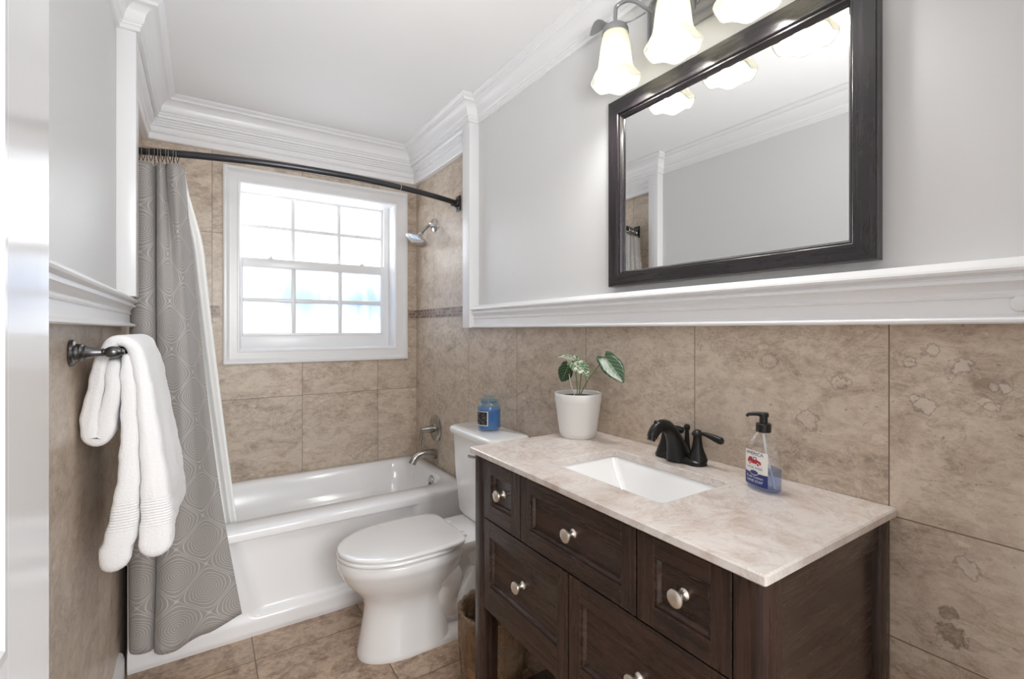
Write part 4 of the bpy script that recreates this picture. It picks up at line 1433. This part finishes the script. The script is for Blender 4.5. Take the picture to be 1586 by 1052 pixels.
def leaf(base_, tip, nrm, hw, mat, parent, droop=0.15, fold=0.25):
    base_, tip, nrm = Vector(base_), Vector(tip), Vector(nrm).normalized()
    d = tip - base_
    Ln = d.length
    d.normalize()
    side = d.cross(nrm).normalized()
    nrm = side.cross(d).normalized()
    b = bmesh.new()
    uvl = b.loops.layers.uv.new('leaf')
    NU, NV = 8, 16
    rows = []
    for j in range(NV + 1):
        v = j / NV
        w = hw * (math.sin(PI * min(1, v ** 0.72)) ** 0.8) if 0 < v < 1 else 0.0004
        row = []
        for i in range(NU + 1):
            u = -1 + 2 * i / NU
            lobe = -0.16 * Ln * max(0, 1 - v * 4.0) * abs(u)          # heart-shaped back lobes
            p = base_ + d * (v * Ln + lobe) + side * (u * (w + (hw * 0.45 * max(0, 1 - v * 5)))) + nrm * (abs(u) * w * fold - droop * Ln * v * v)
            row.append(b.verts.new(p))
        rows.append(row)
    for j in range(NV):
        for i in range(NU):
            f = b.faces.new((rows[j][i], rows[j][i + 1], rows[j + 1][i + 1], rows[j + 1][i]))
            for lp, (jj, ii) in zip(f.loops, ((j, i), (j, i + 1), (j + 1, i + 1), (j + 1, i))):
                lp[uvl].uv = (-1 + 2 * ii / NU, jj / NV)
    mb = MB()
    mb.b.free()
    mb.b = b
    o = mb.build('leaf', mat, parent, angle=180, recalc=False)
    s = o.modifiers.new('thickness', 'SOLIDIFY')
    s.thickness = 0.0009
def stem(pts, r, mat):
    mb = MB()
    mb.tube(catmull(pts, 6), r, 8)
    return mb.build('stem', mat, t)
G = PZ + 0.137
c0 = Vector((PX, PY, G))
VW = Vector((-0.66, -0.75, 0.0))
s1 = stem([c0 + Vector((0, -0.008, 0)), (1.09, 1.215, 1.090), (1.095, 1.175, 1.140), (1.10, 1.135, 1.180)], 0.0020, M['stem'])
leaf((1.100, 1.135, 1.186), (1.095, 1.046, 1.112), VW + Vector((0, 0.1, 0.55)), 0.034, M['leaf'], s1, 0.02, 0.18)
s2 = stem([c0 + Vector((0, 0.004, 0)), (1.09, 1.260, 1.090), (1.095, 1.277, 1.140), (1.10, 1.300, 1.172)], 0.0019, M['stem'])
leaf((1.100, 1.285, 1.172), (1.09, 1.385, 1.184), (-0.2, 0.1, 1.0), 0.026, M['leaf_pale'], s2, 0.06, 0.2)
s3 = stem([c0 + Vector((-0.004, 0.012, 0)), (1.085, 1.285, 1.080), (1.09, 1.300, 1.115), (1.09, 1.290, 1.150)], 0.0020, M['stem_pale'])
leaf((1.085, 1.298, 1.150), (1.08, 1.335, 1.088), VW + Vector((0, 0.2, 0.2)), 0.028, M['leaf'], s3, 0.02, 0.15)
s4 = stem([c0 + Vector((0.003, -0.002, 0)), (1.09, 1.243, 1.085), (1.09, 1.238, 1.130), (1.085, 1.240, 1.152)], 0.0019, M['stem'])
leaf((1.085, 1.272, 1.160), (1.07, 1.180, 1.130), (-0.45, -0.3, 0.85), 0.030, M['leaf_pale'], s4, 0.12, 0.22)

# ------------------------------------------------------------------ mirror
MX = XR
MY0, MY1, MZ0, MZ1 = 0.412, 1.190, 1.422, 2.053
t = thing('wall_mirror', 'dark wood framed rectangular mirror above the vanity', 'mirror', (XR, 0.80, 1.42))
prof = [(0, 0.0005), (0, 0.028), (0.002, 0.030), (0.76, 0.030), (0.79, 0.0285), (0.82, 0.024), (0.88, 0.024), (0.95, 0.019), (1.0, 0.014), (1.0, 0.0085), (1.0, 0.0005)]
INS = {'y': 0.057, 'b': 0.050, 't': 0.066}
cor = [(MY0, MZ0, 1, 1), (MY1, MZ0, -1, 1), (MY1, MZ1, -1, -1), (MY0, MZ1, 1, -1)]
for k in range(4):
    a, c = cor[k], cor[(k + 1) % 4]
    m = MB()
    rings = []
    for q in (a, c):
        wz = INS['b'] if q[3] > 0 else INS['t']
        rings.append([(MX - h, q[0] + q[2] * (i if i < 0.01 else i * INS['y']), q[1] + q[3] * (i if i < 0.01 else i * wz)) for i, h in prof])
    m.loft(rings)
    m.build('frame_side', M['frame_y'] if k % 2 == 0 else M['frame_z'], t, angle=25)
m = MB()
m.box(MX - 0.010, MX - 0.001, MY0 + 0.056, MY1 - 0.056, MZ0 + 0.049, MZ1 - 0.065)
m.build('glass', M['mirror'], t, smooth=False)

# ------------------------------------------------------------------ vanity light: three bell shades
LY = 0.835
t = thing('vanity_light', 'grey pewter wall light with three lit bell shades above the mirror', 'wall light', (XR, LY, 2.2))
m = MB()
def plate(ins, h, z0=2.158, z1=2.318):
    return rrect(LY - 0.20 + ins, LY + 0.20 - ins, z0 + ins, z1 - ins, max(0.004, 0.03 - ins), h, 5)
rings = []
for ins, h in ((0, 0.0005), (0, 0.010), (0.006, 0.016), (0.012, 0.016), (0.016, 0.010), (0.026, 0.010), (0.032, 0.020), (0.046, 0.026), (0.06, 0.026)):
    rings.append([(XR - hh, y, z) for y, z, hh in plate(ins, h)])
m.loft(rings)
for k in range(10):                      # embossed ribs
    y = LY - 0.13 + 0.26 * k / 9
    m.tube([(XR - 0.024, y - 0.012, 2.20), (XR - 0.029, y + 0.004, 2.24), (XR - 0.024, y - 0.006, 2.285)], 0.006, 8)
m.build('backplate', M['fixture'], t)
SXC = 1.060
for k, dy in enumerate((0.212, 0.0, -0.212)):
    sy = LY + dy
    sgn = 1 if dy > 0 else -1 if dy < 0 else 0
    m = MB()
    root = Vector((XR - 0.02, LY + sgn * 0.10 + (0.02 if not sgn else 0), 2.195))
    m.tube(catmull([root, (1.135, sy - sgn * 0.085, 2.225), (1.085, sy - sgn * 0.045, 2.268), (SXC + 0.004, sy - sgn * 0.006, 2.268), (SXC, sy, 2.240), (SXC, sy, 2.198)], 6), 0.0060, 10)
    ar = m.build('arm', M['fixture'], t)
    m = MB()
    sg2 = sgn or 1
    vine = catmull([(1.110, sy - sg2 * 0.075, 2.225), (1.080, sy - sg2 * 0.045, 2.205), (1.064, sy - sg2 * 0.004, 2.212), (1.050, sy + sg2 * 0.028, 2.226)], 6)
    m.tube(vine, 0.0028, 8)
    lp0, lp1 = Vector((1.050, sy + sg2 * 0.026, 2.226)), Vector((1.045, sy + sg2 * 0.098, 2.222))
    rows = []
    for j in range(11):
        v = j / 10
        w = 0.0165 * math.sin(PI * v) ** 0.8 + 0.0004
        p = lp0.lerp(lp1, v) + Vector((0, 0, 0.012 * math.sin(PI * v)))
        wd = Vector((-0.55, 0, 0.8)).normalized()
        nn = Vector((0.8, 0, 0.55)).normalized()
        rows.append([p - wd * w, p - nn * 0.0015, p + wd * w, p + nn * 0.0025])
    m.loft(rows)
    m.build('leaf_ornament', M['fixture'], ar, angle=60)
    m = MB()
    m.lathe([(0.009, 2.220), (0.012, 2.213), (0.025, 2.207), (0.036, 2.201), (0.0400, 2.192), (0.0405, 2.180), (0.0380, 2.180), (0.0370, 2.190), (0.0, 2.194)], (SXC, sy, 0), 'z', 32, False, False)
    m.build('socket_cap', M['fixture'], ar)
    # scalloped bell
    m = MB()
    prof = [(0.033, 2.194), (0.0365, 2.184), (0.0410, 2.166), (0.0450, 2.140), (0.0480, 2.114), (0.0505, 2.092), (0.0535, 2.076), (0.0600, 2.062), (0.0685, 2.051), (0.0735, 2.042), (0.0745, 2.035), (0.0715, 2.030)]
    rings = []
    for r0, z0 in prof:
        f = max(0.0, min(1.0, (2.088 - z0) / 0.055))
        ring = []
        for i in range(72):
            a = 2 * PI * i / 72 + 0.5 + k * 0.7
            wv = math.cos(6 * a)
            ring.append((SXC + (r0 * (1 + 0.035 * f * wv)) * math.cos(a), sy + (r0 * (1 + 0.035 * f * wv)) * math.sin(a), z0 + 0.006 * f * f * wv))
        rings.append(ring)
    m.loft(rings, False, False)
    sh = m.build('shade', M['shade'], t, angle=180)
    so = sh.modifiers.new('thickness', 'SOLIDIFY')
    so.thickness, so.offset = 0.003, -1
    m = MB()
    m.lathe([(0.012, 2.185), (0.012, 2.168), (0.018, 2.150), (0.023, 2.130), (0.023, 2.116), (0.018, 2.102), (0.009, 2.095), (0.0, 2.093)], (SXC, sy, 0), 'z', 20)
    m.build('bulb', M['bulb'], sh)
    l = bpy.data.lights.new('bulb_light', 'POINT')
    l.energy, l.color, l.shadow_soft_size = 3.2, (1, 0.985, 0.96), 0.03
    lo_ = bpy.data.objects.new('bulb_light', l)
    lo_.location = (SXC, sy, 2.075)
    COL.objects.link(lo_)

# ------------------------------------------------------------------ small bumper on the rail, far right
m = MB()
m.lathe([(0.013, 0.0), (0.014, 0.003), (0.013, 0.008), (0.009, 0.011), (0.0, 0.012)], (XR - 0.0290, 0.204, 1.320), '-x', 24)
tag(m.build('wall_bumper', M['rubber'], origin=(XR - 0.029, 0.204, 1.320)), 'small round white bumper on the chair rail right of the mirror', 'bumper')
